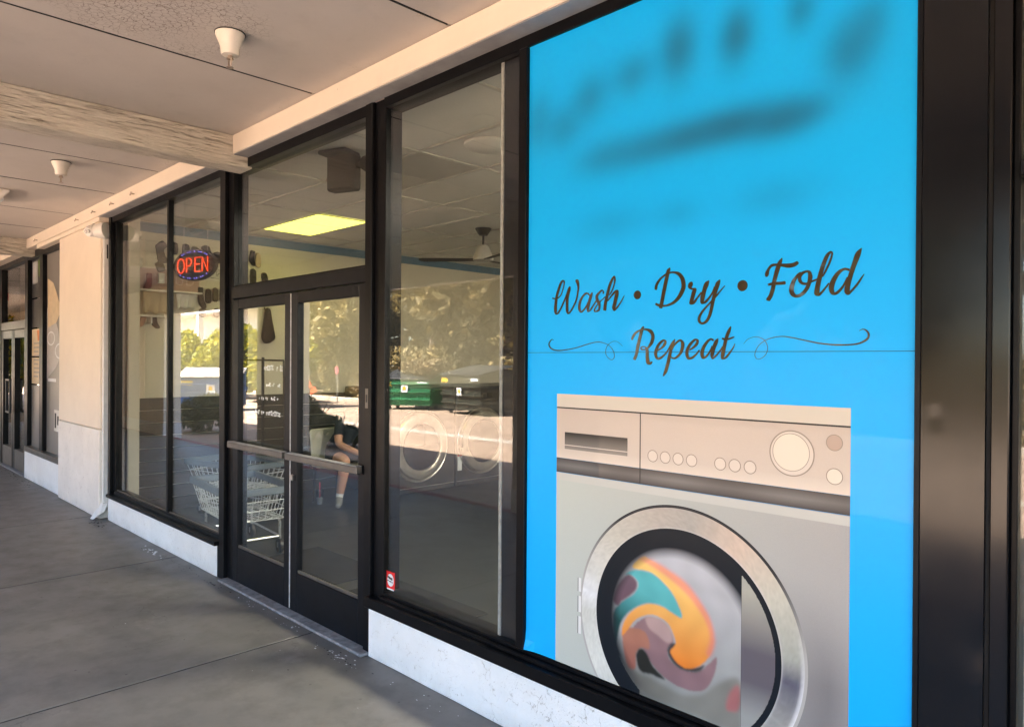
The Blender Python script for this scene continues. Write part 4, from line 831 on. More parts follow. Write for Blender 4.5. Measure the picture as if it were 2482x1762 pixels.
# ---------------- small red sticker at the display window corner
st = empty('red_sticker', (-3.2, 2.268, .43), 'small red sticker with white oval at the display window corner', 'sticker')
child(box('backing', (-3.222, 2.2685, .392), (-3.148, 2.2696, .482), 'red_sticker'), st)
disc(-3.185, .437, .034, 2.2676, 'white_oval', 'sticker_white', st, 30, .029)
child(box('lower_tab', (-3.218, 2.2688, .384), (-3.156, 2.2696, .3915), 'sticker_white'), st)
b = MB()
for (x, z, w, h) in ((-3.205, .452, .010, .012), (-3.193, .449, .009, .014), (-3.182, .447, .010, .012), (-3.171, .445, .009, .014), (-3.207, .433, .012, .005), (-3.193, .431, .008, .004), (-3.183, .430, .014, .006), (-3.168, .428, .008, .005)):
    b.box((x-w/2, 2.2668, z-h/2), (x+w/2, 2.2674, z+h/2))
child(b.build('sticker_print', 'ink'), st)

# ================================================================== FIXTURES UNDER THE CANOPY
def sprinkler(x, y, label, s=1.0):
    t = empty('sprinkler_head', (x, y, 3.158), label, 'sprinkler', 'ceiling sprinkler heads')
    MB().lathe([(.0, 0), (.070*s, 0), (.070*s, -.004)], n=28).build('shadow_gasket', 'rubber', t, True)
    MB().lathe([(.067*s, -.004), (.066*s, -.012), (.046*s, -.060), (.043*s, -.066), (.041*s, -.098), (.037*s, -.104), (.012*s, -.106)], n=28).build('cup', 'ceramic', t, True)
    MB().lathe([(.012, -.104), (.012, -.118), (.016, -.118), (.016, -.124), (.006, -.126)], n=12).build('valve', 'brass', t, True)
    for q in (-1, 1): MB().tube([(.014*q, 0, -.118), (.013*q, 0, -.15), (.004*q, 0, -.160)], .0035, 6).build('yoke_arm', 'brass', t, True)
    MB().lathe([(.0, -.158), (.016, -.160), (.018, -.163), (.0, -.164)], n=14).build('deflector', 'brass', t, True)
    return t
sprinkler(-3.36, 1.455, 'cream cone sprinkler head on the flaking ceiling panel, nearer one')
sprinkler(-6.52, 1.48, 'small cream cone sprinkler head beyond the cross beam')
# boxy fixture at the left edge
cf = empty('ceiling_fixture', (-8.22, 1.30, 3.155), 'white boxy ceiling fixture cut by the left image edge', 'ceiling fixture')
MB().prism([(-.02, -.11), (.02, -.11), (.09, -.02), (.09, 0), (-.09, 0), (-.09, -.02)], 'yz', -.3, .3).build('housing', 'white_plastic', cf, bevel=.006)
box('lens_strip', (-.26, .03, -.095), (.26, .055, -.06), 'label', cf)
# security camera
sc_ = empty('security_camera', (-7.95, 2.13, 2.885), 'white turret security camera with two dark lenses above the downspout', 'camera'); sc_.scale = (1.3, 1.3, 1.3)
o = MB().lathe([(.0, 0), (.062, 0), (.062, -.012), (.055, -.06), (.050, -.085), (.035, -.088)], n=28).build('base', 'white_plastic', sc_, True); o.rotation_euler = (R(90), 0, 0); o.location = (.0, .03, .0); o.rotation_euler = (R(90), 0, R(-35))
o.matrix_basis = Matrix.Translation((.03, .045, 0)) @ Vector((-.72, -.69, -.06)).to_track_quat('Z', 'X').to_matrix().to_4x4() @ Matrix.Scale(-1, 4, (0, 0, 1))
hd = MB().lathe([(.0, -.045), (.022, -.042), (.040, -.026), (.046, 0), (.042, .022), (.034, .036), (.0, .040)], n=26).build('ball', 'white_plastic', sc_, True)
hd.matrix_basis = Matrix.Translation((-.045, -.035, -.005)) @ Vector((.38, -.86, -.32)).to_track_quat('Z', 'Y').to_matrix().to_4x4()
for q in (-1, 1):
    l = MB().lathe([(.0, .003), (.0145, .003), (.015, -.008)], n=16).build('lens', 'lens', hd, True); l.location = (.016*q, .004, .040)
MB().lathe([(.050, -.006), (.0535, 0), (.050, .006)], n=26).build('trim_ring', 'white_plastic', sc_, True).matrix_basis = Matrix.Translation((-.028, -.018, 0)) @ Vector((-.72, -.69, -.06)).to_track_quat('Z', 'X').to_matrix().to_4x4()

# ================================================================== INSIDE THE LAUNDRY
# lit OPEN sign
op = empty('open_sign', (-6.365, 2.455, 2.43), 'lit oval OPEN sign with red letters and blue dots', 'neon sign', rz=R(18))
n = 48
MB().prism([(.262*math.cos(2*math.pi*i/n), .136*math.sin(2*math.pi*i/n)) for i in range(n)], 'xz', -.012, .03).build('backing', 'dkgrey', op, bevel=.004)
for q in (-.15, .15): MB().tube([(q, .01, .12), (q, .01, .62)], .002, 5).build('hanging_wire', 'chrome', op)
def glyph(name, strokes, x):
    b = MB()
    for s in strokes: b.tube([((x+p[0])*.93+.006, -.022, p[1]*.95) for p in s], .0052, 7)
    return b.build(name, 'led_red', op, True)
oval = [(.047*math.cos(t), .066*math.sin(t)-.004) for t in np.linspace(0, 2*math.pi, 22)]
glyph('letter_o', [oval], -.165)
glyph('letter_p', [[(-.03, -.066), (-.03, .062), (.012, .062), (.034, .045), (.036, .02), (.018, -.004), (-.03, -.008)]], -.058)
glyph('letter_e', [[(.036, .064), (-.034, .064), (-.034, -.064), (.036, -.064)], [(-.034, .004), (.026, .004)]], .060)
glyph('letter_n', [[(-.036, -.064), (-.036, .064), (.036, -.064), (.036, .068)]], .158)
k = 0
for i in range(52):
    a = 2*math.pi*(i+.5)/52
    if abs(math.sin(a)) < .62: continue
    if (i*7) % 11 < 4: continue
    MB().lathe([(.0, -.006), (.0042, -.005), (.005, 0)], n=8).build('blue_led', 'led_blue', op, True).matrix_basis = Matrix.Translation((.232*math.cos(a), -.013, .116*math.sin(a))) @ Matrix.Rotation(R(-90), 4, 'X')

# wall of stray socks, posters and shelves on the left wall (x = -8.05, reading right = +y)
WALL = -8.046
SOCK = [(-.16, .5), (.22, .5), (.24, .1), (.30, -.12), (.48, -.36), (.40, -.5), (.18, -.5), (-.10, -.28), (-.16, 0)]
SHORT = [(-.3, .42), (.0, .5), (.32, .38), (.36, -.1), (.28, -.45), (.0, -.5), (-.32, -.42), (-.36, 0)]
BOOM = [(.02, .5), (.48, .28), (.12, .10), (.22, -.14), (.46, -.34), (.36, -.46), (.02, -.5), (-.28, -.45), (-.38, -.1), (-.48, .25)]
def sock(y0, y1, z0, z1, mat, label, shape=SOCK, flip=False, rot=0, x=None, name='sock', cat='sock', grp='stray socks pinned on the wall'):
    cy, cz, w, h = (y0+y1)/2, (z0+z1)/2, y1-y0, z1-z0
    t = (x or WALL)
    poly = []
    for a, b_ in shape:
        a = -a if flip else a; a, b_ = a*w*1.25, b_*h*1.12
        poly.append((a*math.cos(rot)-b_*math.sin(rot), a*math.sin(rot)+b_*math.cos(rot)))
    b = MB().prism(poly, 'yz', 0, .022); o = b.build(name, mat, bevel=.008, smooth=True); o.location = (t, cy, cz)
    return tag(o, label, cat, grp)
sock(2.70, 2.815, 2.64, 2.86, 'grey_cloth', 'large bent grey sock left of the window mullion', BOOM)
sock(2.83, 2.93, 2.74, 2.865, 'grey_cloth', 'grey sock mostly hidden behind the window mullion', SHORT)
sock(2.69, 2.79, 2.54, 2.64, 'olive_cloth', 'olive cap-like sock above the pink poster', SHORT, rot=.4)
sock(2.96, 3.05, 2.74, 2.86, 'black_cloth', 'dark frilly sock above the lit sign', SHORT)
sock(3.04, 3.16, 2.72, 2.84, 'olive_cloth', 'olive sock peeking over the lit sign', SHORT, rot=-.3)
sock(3.17, 3.29, 2.70, 2.87, 'grey_cloth', 'grey sock at upper right of the lit sign', SHORT, rot=.25)
sock(3.29, 3.42, 2.69, 2.81, 'black_cloth', 'wide black sock right of the lit sign', SHORT, rot=.1)
sock(2.57, 2.685, 2.33, 2.50, 'red_cloth', 'dark red sock in front of the pink poster', SOCK, True, x=WALL+.03)
sock(2.51, 2.625, 1.93, 2.06, 'peach_cloth', 'peach and mustard sock hanging lowest at left', SOCK, True, rot=-.3)
sock(2.62, 2.735, 1.94, 2.06, 'black_cloth', 'navy black sock below the lower shelf', SOCK)
sock(3.10, 3.22, 2.18, 2.395, 'grey_cloth', 'long grey sock under the lit sign', SOCK)
sock(3.21, 3.29, 2.24, 2.39, 'grey_cloth', 'short grey sock right of the long grey one', SHORT)
sock(3.29, 3.365, 2.26, 2.41, 'olive_cloth', 'olive grey sock third in the middle row', SHORT)
sock(3.37, 3.43, 2.27, 2.405, 'grey_cloth', 'grey sock at the middle row end by the post', SHORT)
sock(3.14, 3.24, 2.08, 2.17, 'olive_cloth', 'small olive sock in the lowest row', SHORT)
sock(3.30, 3.40, 2.09, 2.18, 'brown_leather', 'small brown sock in the lowest row by the post', SHORT)
sock(3.585, 3.675, 2.70, 2.86, 'olive_cloth', 'olive sock first behind the transom glass', SHORT, rot=-.15)
sock(3.68, 3.80, 2.715, 2.87, 'black_cloth', 'black sock second behind the transom glass', SOCK, rot=-.2)
sock(3.785, 3.865, 2.69, 2.85, 'beige_cloth', 'pale grey sock third behind the transom glass', SHORT)
sock(3.72, 3.81, 2.485, 2.66, 'grey_cloth', 'tall grey sock just above the left door', SHORT)
sock(3.86, 3.95, 2.51, 2.63, 'grey_cloth', 'rounded grey sock above the left door', SHORT, rot=.2)
ps = empty('pink_poster', (WALL, 2.82, 2.46), 'dusty pink poster with pale letters on the wall shelf', 'poster')
box('sheet', (.0, -.335, -.115), (.006, .33, .105), 'pink_paper', ps)
for s, dy in (('L', -.21), ('T', -.10), ('B', .01), ('U', .12), ('D', .23)): text_mesh(s, .13, 'pale_pink', ps, 'poster_letter', YZ(.0075, dy, -.01))
tag(MB().lathe([(.0, 0), (.036, 0), (.036, .09), (.0, .09)], (WALL+.05, 2.515, 2.566), n=18).build('paper_roll', 'paper', smooth=True), 'white paper roll standing on the pink poster top', 'paper roll')
sh1 = empty('wall_shelf', (WALL, 2.78, 2.33), 'long white wall shelf below the pink poster', 'shelf')
box('board', (0, -.36, -.012), (.13, .36, .006), 'shelf', sh1, .002); box('bracket', (0, -.352, .0062), (.12, -.335, .14), 'shelf', sh1)
sh2 = empty('wall_shelf', (WALL, 2.63, 2.062), 'short lower white wall shelf with beige clothes above', 'shelf')
box('board', (0, -.20, -.01), (.12, .21, .006), 'shelf', sh2, .002); box('bracket', (0, -.01, -.08), (.1, .006, -.0102), 'shelf', sh2)
def cloth(y0, y1, z0, z1, label, mat='beige_cloth'):
    nn = 14; vs = []; fs = []
    for i in range(nn+1):
        for j in range(9):
            u, w = i/nn, j/8; f = .012*math.sin(u*17+w*2)*(.3+w)
            vs.append((WALL+.05+f, y0+(y1-y0)*(u+.03*math.sin(w*6)*(u-.5)), z1-(z1-z0)*w*(1-.12*math.sin(u*7)**2)))
    for i in range(nn):
        for j in range(8): k = i*9+j; fs.append((k, k+1, k+10, k+9))
    o = MB().add(vs, fs).build('hanging_garment', mat, smooth=True)
    md = o.modifiers.new('thick', 'SOLIDIFY'); md.thickness = .012
    return tag(o, label, 'garment', 'clothes hanging from the shelves')
cloth(2.56, 2.83, 2.08, 2.318, 'beige garment hanging left of the mullion'); cloth(2.895, 3.10, 2.15, 2.322, 'pale garment hanging right of the mullion', 'paper')
nt = empty('wall_notice', (WALL, 3.305, 2.575), 'white notice with a black scribble right of the lit sign', 'notice')
box('sheet', (0, -.108, -.09), (.008, .108, .09), 'paper', nt)
MB().tube([(.010, -.02, .035), (.010, .03, .05), (.010, .09, .03), (.010, .03, .02), (.010, .04, -.03), (.010, .06, .0), (.010, .1, .01)], .004, 5).build('scribble', 'ink', nt)
MB().tube([(.010, -.03, -.055), (.010, .06, -.06)], .003, 5).build('underline', 'ink', nt)
tag(MB().box((WALL+.02, 2.712, 2.413), (WALL+.06, 2.77, 2.518)).build('small_carton', 'paper', bevel=.003), 'small white carton on the shelf before the pink poster', 'carton')
# hanging bag
bg_ = empty('hanging_bag', (WALL, 3.93, 2.2), 'dark brown bag hanging on the wall above the garment rack', 'bag')
MB().prism([(-.03, .02), (.03, .02), (.05, -.10), (.10, -.34), (.03, -.39), (-.04, -.40), (-.075, -.33), (-.045, -.12)], 'yz', .01, .07).build('sack', 'brown_leather', bg_, True, .02)
MB().tube([(.03, -.03, .0), (.03, -.035, .04), (.02, -.09, .07)], .008, 6).build('strap', 'brown_leather', bg_, True); MB().box((0, -.1, .06), (.03, -.07, .08)).build('peg', 'shelf', bg_)
# garment rack
gr = empty('garment_rack', (-7.6, 3.68, 0), 'black metal garment rack standing behind the left door', 'garment rack')
MB().tube([(0, 0, .04), (0, 0, 1.64)], .016, 10).build('upright', 'black', gr, True); MB().tube([(0, .27, .04), (0, .245, 1.60)], .011, 8).build('upright', 'black', gr, True)
MB().tube([(0, -.28, 1.61), (0, .25, 1.605)], .010, 8).build('top_rail', 'black', gr, True); MB().tube([(-.2, .0, .03), (.2, 0, .03)], .015, 8).build('foot', 'black', gr, True); MB().tube([(-.2, .27, .03), (.2, .27, .03)], .015, 8).build('foot', 'black', gr, True)
# washers
def washer(y, label):
    t = empty('washing_machine', (-7.03, y, 0), label, 'washer', 'front loading washers along the wall')
    b = MB().box((-.98, .008, .0), (0, 1.02, 1.28)).build('cabinet', 'washer', t, bevel=.012)
    box('control_panel', (0, .03, 1.08), (.012, 1.0, 1.25), 'black', t, .004); box('plinth_line', (0, .02, .06), (.006, 1.01, .068), 'steel', t)
    cy, cz = .46, .56
    MB().lathe([(.30, .0), (.40, .0), (.405, .02), (.39, .045), (.31, .06), (.29, .05), (.285, .02)], (0, cy, cz), 'x', 48).build('door_ring', 'steel', t, True)
    MB().lathe([(.29, .02), (.27, .045), (.2, .06), (.0, .066)], (0, cy, cz), 'x', 40).build('door_glass', 'bowl', t, True)
    MB().lathe([(.415, .001), (.43, .012), (.44, .001)], (0, cy, cz), 'x', 48).build('door_bezel', 'steel', t, True)
    box('door_handle', (.0, .03, .50), (.07, .075, .66), 'black', t, .01); box('instruction_label', (.0012, .03, .2), (.004, .10, .40), 'label', t); box('label_header', (.0042, .03, .385), (.005, .10, .40), 'red_sticker', t)
    for k_ in range(3): box('program_button', (.0122, .3+.12*k_, 1.13), (.018, .38+.12*k_, 1.19), 'dkgrey', t, .002)
    return t
washer(4.97, 'charcoal front loading washer nearest the seated person'); washer(6.01, 'second charcoal washer, cut by the white window strip')
washer(7.05, 'third charcoal washer in the row, hidden behind the sign'); 
# mat inside the door, then a dark sheet painting the floor's shadow band
tag(box('floor_mat_and_shadow', (-5.55, 2.75, .0), (-4.55, 3.2, .008), 'mat'), 'black rubber mat inside the right door', 'mat')
tag(box('floor_mat_and_shadow', (-4.35, 2.72, .0), (-3.35, 3.14, .008), 'mat'), 'dark sheet for the shadow band on the floor behind the display window', 'mat')
# ceiling fan
fn_ = empty('ceiling_fan', (-5.73, 5.27, 3.045), 'dark three blade ceiling fan behind the display window', 'fan')
MB().lathe([(.0, 0), (.09, 0), (.088, -.012), (.045, -.075), (.0, -.078)], n=24).build('canopy', 'black', fn_, True)
MB().tube([(0, 0, -.07), (0, 0, -.20)], .012, 10).build('rod', 'navy_panel', fn_, True)
MB().lathe([(.035, -.18), (.06, -.185), (.115, -.33), (.11, -.345), (.0, -.36)], n=24).build('motor_housing', 'tile_grey', fn_, True)
for i in range(3):
    a = R(-138+120*i); bl = MB().prism([(.08, -.04), (.66, -.065), (.70, -.02), (.70, .03), (.66, .055), (.08, .04)], 'xy', -.006, .004).build('blade', 'dkgrey', fn_, bevel=.003); bl.location = (0, 0, -.335); bl.rotation_euler = (R(9), 0, a)
# round flush lamp, emergency light, wall camera
tag(MB().lathe([(.0, -.03), (.13, -.026), (.16, -.008), (.16, .005), (.0, .005)], (-3.48, 3.24, 3.045), n=32).build('flush_lamp', 'tile', smooth=True), 'round flush ceiling disc near the white window strip', 'ceiling disc')
em = empty('emergency_light', (-4.34, 2.68, 2.93), 'dark boxy emergency light with side lamp hanging behind the transom', 'emergency light', rz=R(20))
box('case', (-.115, -.05, -.15), (.115, .05, .10), 'dkgrey', em, .014); box('hood', (-.125, -.13, .085), (.11, .04, .112), 'dkgrey', em, .008)
MB().tube([(.11, 0, .02), (.15, 0, .02)], .022, 10).build('knuckle', 'black', em, True); MB().lathe([(.03, 0), (.052, .03), (.058, .10), (.0, .105)], (.15, 0, .02), 'x', 20).build('lamp_head', 'dkgrey', em, True)
MB().lathe([(.0, -.03), (.016, -.025), (.02, 0)], (-.115, 0, -.06), 'x', 14).build('test_button', 'brass', em, True); MB().tube([(0, 0, .10), (0, 0, .125)], .03, 10).build('mount', 'dkgrey', em, True)
bc = empty('bracket_camera', (-2.27, 2.338, 2.70), 'small dark bracket fitting on the navy board', 'bracket')
box('mount_plate', (-.05, -.012, .0), (.0, .0, .05), 'black', bc, .004); box('arm', (-.04, -.03, -.06), (-.02, -.0122, -.001), 'black', bc, .003)

# laundry carts
def cart(label):
    t = empty('laundry_cart', (0, 0, 0), label, 'cart', 'wire laundry carts inside the doors')
    L, W_, zt, zb = .48, .28, .55, .30
    def rim(hx, hy, z, r): return [(-hx, -hy, z), (hx, -hy, z), (hx, hy, z), (-hx, hy, z), (-hx, -hy, z)]
    b = MB()
    for (p, q) in zip(rim(L, W_, zt, 0)[:-1], rim(L, W_, zt, 0)[1:]):
        x0_, x1_ = sorted((p[0], q[0])); y0_, y1_ = sorted((p[1], q[1])); b.box((x0_-.018, y0_-.018, zt-.03), (x1_+.018, y1_+.018, zt+.03))
    b.build('rim', 'cart_blue', t, bevel=.006)
    w = MB(); hb = .80
    def P(u, v, s): k = hb+(1-hb)*s; return (u*L*k, v*W_*k, zb+(zt-zb)*s)
    for i in range(13):
        u = -1+2*i/12
        for v in (-1, 1): w.tube([P(u, v, 1), P(u, v, 0)], .0034, 4, False)
        w.tube([P(u, -1, 0), P(u, 1, 0)], .003, 4, False)
    for i in range(1, 8):
        v = -1+2*i/8
        for u in (-1, 1): w.tube([P(u, v, 1), P(u, v, 0)], .0034, 4, False)
        w.tube([P(-1, v, 0), P(1, v, 0)], .003, 4, False)
    for s in (0, .33, .66): w.tube([P(-1, -1, s), P(1, -1, s), P(1, 1, s), P(-1, 1, s), P(-1, -1, s)], .0042, 5)
    w.build('wire_basket', 'wire', t)
    f = MB()
    for v in (-.2, .2):
        f.tube([(-.34, v, .08), (-.34, v, .26), (-.30, v, .29), (.30, v, .29), (.34, v, .26), (.34, v, .08)], .011, 8); f.tube([(-.34, v, .14), (.34, v, .14)], .009, 8)
    f.tube([(-.34, -.2, .14), (-.34, .2, .14)], .009, 8); f.tube([(.34, -.2, .14), (.34, .2, .14)], .009, 8); f.build('frame', 'chrome', t, True)
    for u in (-.34, .34):
        for v in (-.2, .2):
            c_ = MB().lathe([(.0, -.018), (.052, -.018), (.06, -.010), (.06, .010), (.052, .018), (.0, .018)], (u, v, .06), 'y', 18).build('caster', 'black', t, True); c_.rotation_euler = (0, 0, 0)
            box('caster_fork', (u-.012, v-.022, .043), (u+.012, v-.015, .09), 'steel', t)
    return t
c1 = cart('blue rimmed wire laundry cart nearest the left door'); c1.location = (-5.99, 2.72, 0); c1.rotation_euler.z = R(-6)
c2 = copy_tree(c1); c2['label'] = 'second wire laundry cart behind the nearest one'; c2.location = (-7.3, 3.28, .0); c2.rotation_euler.z = R(14)
# chair
cr = empty('waiting_chair', (-7.22, 4.42, 0), 'cream shell chair with black trim under the seated person', 'chair', rz=R(8))
MB().prism([(-.235, .40), (.235, .40), (.27, .80), (.25, .83), (-.25, .83), (-.27, .80)], 'yz', -.20, -.17).build('backrest', 'chair_cream', cr, bevel=.01)
MB().tube([(-.205, -.245, .39), (-.205, -.285, .80), (-.205, -.26, .845), (-.205, .26, .845), (-.205, .285, .80), (-.205, .245, .39)], .014, 8).build('trim', 'black', cr, True)
box('seat', (-.2, -.235, .40), (.24, .235, .435), 'chair_cream', cr, .012)
for a in (-.18, .2):
    for b_ in (-.2, .2): MB().tube([(a, b_, .40), (a*1.1, b_*1.05, 0.0)], .012, 8).build('leg', 'black', cr, True)

# seated person
def person():
    # joints in world metres: name -> (pos, radius, parent)
    J = {'pelvis': ((-7.16, 4.47, .53), .135, None), 'waist': ((-7.12, 4.52, .68), .125, 'pelvis'), 'chest': ((-7.05, 4.60, .87), .145, 'waist'), 'upper': ((-7.00, 4.66, .98), .115, 'chest'),
         'neck': ((-6.93, 4.73, 1.07), .052, 'upper'), 'jaw': ((-6.88, 4.78, 1.10), .068, 'neck'), 'head': ((-6.85, 4.81, 1.18), .098, 'jaw'), 'crown': ((-6.86, 4.82, 1.27), .072, 'head'),
         'sh_r': ((-7.00, 4.42, .93), .062, 'upper'), 'el_r': ((-6.92, 4.36, .68), .046, 'sh_r'), 'wr_r': ((-6.74, 4.52, .58), .031, 'el_r'), 'ha_r': ((-6.69, 4.58, .58), .026, 'wr_r'),
         'sh_l': ((-6.98, 4.82, .92), .062, 'upper'), 'el_l': ((-6.84, 4.92, .70), .046, 'sh_l'), 'wr_l': ((-6.68, 4.76, .62), .031, 'el_l'), 'ha_l': ((-6.66, 4.70, .61), .026, 'wr_l'),
         'hip_r': ((-7.12, 4.38, .52), .095, 'pelvis'), 'kn_r': ((-6.80, 4.38, .52), .068, 'hip_r'), 'calf_r': ((-6.82, 4.36, .34), .062, 'kn_r'), 'an_r': ((-6.86, 4.34, .10), .040, 'calf_r'), 'ft_r': ((-6.82, 4.31, .045), .042, 'an_r'), 'toe_r': ((-6.72, 4.24, .035), .034, 'ft_r'),
         'hip_l': ((-7.12, 4.60, .52), .095, 'pelvis'), 'kn_l': ((-6.72, 4.78, .53), .068, 'hip_l'), 'calf_l': ((-6.74, 4.82, .34), .062, 'kn_l'), 'an_l': ((-6.80, 4.86, .10), .040, 'calf_l'), 'ft_l': ((-6.76, 4.84, .045), .042, 'an_l'), 'toe_l': ((-6.66, 4.80, .035), .034, 'ft_l')}
    for sfx, dx, dy in (('r', .045, .04), ('l', .03, -.05)):
        hp = Vector(J['ha_'+sfx][0])
        for i in range(4):
            off = Vector((.02+.006*i, (.02 if sfx == 'r' else -.02), .012-.011*i))
            J[f'f{i}a_{sfx}'] = (tuple(hp+off), .0095, 'ha_'+sfx); J[f'f{i}b_{sfx}'] = (tuple(hp+off+Vector((dx*.7, dy*.7, -.012))), .0088, f'f{i}a_{sfx}'); J[f'f{i}c_{sfx}'] = (tuple(hp+off+Vector((dx*.7, dy*1.1, -.034-.003*i))), .0075, f'f{i}b_{sfx}')
        J[f'tha_{sfx}'] = (tuple(hp+Vector((-.01, dy*.6, .02))), .011, 'ha_'+sfx); J[f'thb_{sfx}'] = (tuple(hp+Vector((.015, dy*1.3, .018))), .009, f'tha_{sfx}')
    names = list(J); me = bpy.data.meshes.new('person'); me.from_pydata([J[n_][0] for n_ in names], [(names.index(n_), names.index(J[n_][2])) for n_ in names if J[n_][2]], [])
    o = bpy.data.objects.new('person', me); C.objects.link(o)
    md = o.modifiers.new('skin', 'SKIN'); md.use_smooth_shade = True
    for i, n_ in enumerate(names):
        sv = me.skin_vertices[0].data[i]; sv.radius = (J[n_][1], J[n_][1]); sv.use_root = (n_ == 'pelvis')
    sb = o.modifiers.new('sub', 'SUBSURF'); sb.levels = 2; sb.render_levels = 2
    dg = bpy.context.evaluated_depsgraph_get(); m2 = bpy.data.meshes.new_from_object(o.evaluated_get(dg)); bpy.data.objects.remove(o)
    m2.materials.clear()
    for q in ('skin', 'navy_cloth', 'shoe', 'sock_white'): m2.materials.append(M[q])
    segs = [(Vector(J[n_][0]), Vector(J[J[n_][2]][0]), n_) for n_ in names if J[n_][2]]
    for p in m2.polygons:
        c_ = p.center; best = min(segs, key=lambda s_: ((c_-(s_[1]+(s_[0]-s_[1])*max(0, min(1, (c_-s_[1]).dot(s_[0]-s_[1])/(s_[0]-s_[1]).length_squared)))).length))
        n_ = best[2]; b0 = n_.split('_')[0]; k_ = 0
        tpar = max(0, min(1, (c_-best[1]).dot(best[0]-best[1])/(best[0]-best[1]).length_squared))
        if b0 in ('waist', 'chest', 'upper', 'sh', 'hip'): k_ = 1
        elif b0 == 'el' and tpar < .62: k_ = 1
        elif b0 == 'kn' and tpar < .55: k_ = 1
        elif b0 in ('ft', 'toe'): k_ = 2
        elif b0 == 'an' and c_.z < .10: k_ = 2
        elif b0 == 'an' and c_.z < .145: k_ = 3
        p.material_index = k_; p.use_smooth = True
    m2.name = 'person'; o = bpy.data.objects.new('person', m2); C.objects.link(o)
    o.location = (-.085, -.085, 0)
    tag(o, 'person in navy shorts and top sitting bent forward, grey sneakers', 'person')
    # hair, eyes, nose, ears
    hb = MB(); hc = Vector((-6.865, 4.825, 1.20)); fdir = Vector((.62, .30, -.45)).normalized()
    bm = bmesh.new(); bmesh.ops.create_icosphere(bm, subdivisions=4, radius=1)
    for v in bm.verts:
        d_ = v.co.normalized(); f_ = d_.dot(fdir); r_ = .118+.012*noise.noise(d_*9)+.006*noise.noise(d_*25)
        if f_ > .45: r_ *= .72
        v.co = hc+Vector((d_.x*r_, d_.y*r_, d_.z*r_*1.12))
    mh = bpy.data.meshes.new('hair'); bm.to_mesh(mh); bm.free(); mh.materials.append(M['hair'])
    for p in mh.polygons: p.use_smooth = True
    ho = bpy.data.objects.new('hair', mh); C.objects.link(ho); ho.parent = o
    side = fdir.cross(Vector((0, 0, 1))).normalized(); upv = side.cross(fdir); hcen = Vector((-6.852, 4.805, 1.17))
    for q in (-1, 1):
        e = MB().lathe([(.0, -.011), (.008, -.008), (.011, 0), (.008, .008), (.0, .011)], tuple(hcen+fdir*.092+side*.032*q+upv*.012), 'z', 12).build('eye', 'lens', o, True)
        MB().lathe([(.0, -.03), (.012, -.02), (.014, 0), (.011, .022), (.0, .03)], tuple(hcen+side*.098*q), 'z', 10).build('ear', 'skin', o, True)
    MB().tube([hcen+fdir*.088+upv*.015, hcen+fdir*.118-upv*.018, hcen+fdir*.09-upv*.024], [.009, .014, .008], 8).build('nose', 'skin', o, True)
    MB().tube([hcen+fdir*.09-upv*.045-side*.02, hcen+fdir*.096-upv*.046, hcen+fdir*.09-upv*.045+side*.02], .006, 6).build('mouth', 'peach_cloth', o, True)
    return o
person()
# drink on the floor
dk = empty('iced_drink', (-7.2, 4.16, 0), 'clear plastic cup with pink striped straw on the laundry floor', 'drink')
MB().lathe([(.0, .002), (.030, .002), (.036, .07), (.037, .075), (.0, .075)], n=22).build('drink', 'milk', dk, True)
MB().lathe([(.0, 0), (.033, 0), (.044, .145), (.043, .145), (.0322, .0015)], n=22).build('cup', 'cup', dk, True)
MB().lathe([(.045, .143), (.046, .15), (.04, .165), (.02, .18), (.0, .182)], n=22).build('lid', 'cup', dk, True)
MB().tube([(.005, -.002, .03), (-.004, .004, .245)], .008, 8).build('straw', 'straw', dk, True)

# ================================================================== NEIGHBOURING SHOP (left)
nw = empty('neighbour_window', (0, 0, 0), 'narrow dark framed neighbour window with grey film and food posters', 'window')
def nbar(n_, x0, x1, z0, z1, y0=2.225, mat='alu'): return box(n_, (x0, y0, z0), (x1, 2.36, z1), mat, nw, .003)
nbar('sill', -11.5, -9.622, .362, .43, 2.19, 'alu_warm'); nbar('mullion', -10.84, -10.67, .43, 2.93); nbar('head', -11.5, -9.622, 2.93, 3.028)
nbar('jamb', -11.66, -11.5, .002, 3.028); nbar('jamb', -9.70, -9.622, .43, 2.93)
for a, b_ in ((-11.5, -10.84), (-10.67, -9.70)): box('pane', (a, 2.282, .43), (b_, 2.288, 2.93), 'glass', nw)
box('grey_film', (-10.67, 2.2745, .43), (-9.70, 2.2795, 2.93), 'grey_film', nw)
MB().prism([(-10.66, 2.25), (-10.45, 2.25), (-10.1, 1.95), (-9.98, 1.65), (-10.2, 1.5), (-10.66, 1.35)], 'xz', 2.2725, 2.2740).build('film_print', 'film_light', nw)
MB().prism([(-10.62, 2.62), (-10.35, 2.55), (-9.95, 2.2), (-10.2, 2.05), (-10.6, 2.0)], 'xz', 2.2710, 2.2724).build('film_print', 'poster_cream', nw)
for (x, z, r_) in ((-10.45, 1.86, .16), (-10.05, 1.70, .17)):
    b = MB(); n = 32; vs = []; fs = []
    for i in range(n):
        a = 2*math.pi*i/n; vs += [(x+r_*math.cos(a)*1.2, 2.2708-.0001*(r_ > .165), z+r_*.55*math.sin(a)), (x+(r_-.03)*math.cos(a)*1.2, 2.2708-.0001*(r_ > .165), z+(r_-.03)*.55*math.sin(a))]
    for i in range(n): k = 2*i; q = 2*((i+1) % n); fs.append((k, k+1, q+1, q))
    b.add(vs, fs).build('printed_ring', 'label', nw)
box('small_notice', (-10.25, 2.2635, .72), (-9.78, 2.2641, .98), 'paper', nw)
for i in range(4): box('notice_print', (-10.22+.12*i, 2.2628, .76+.04*(i % 2)), (-10.15+.12*i, 2.2633, .94-.03*(i % 2)), 'ink', nw)
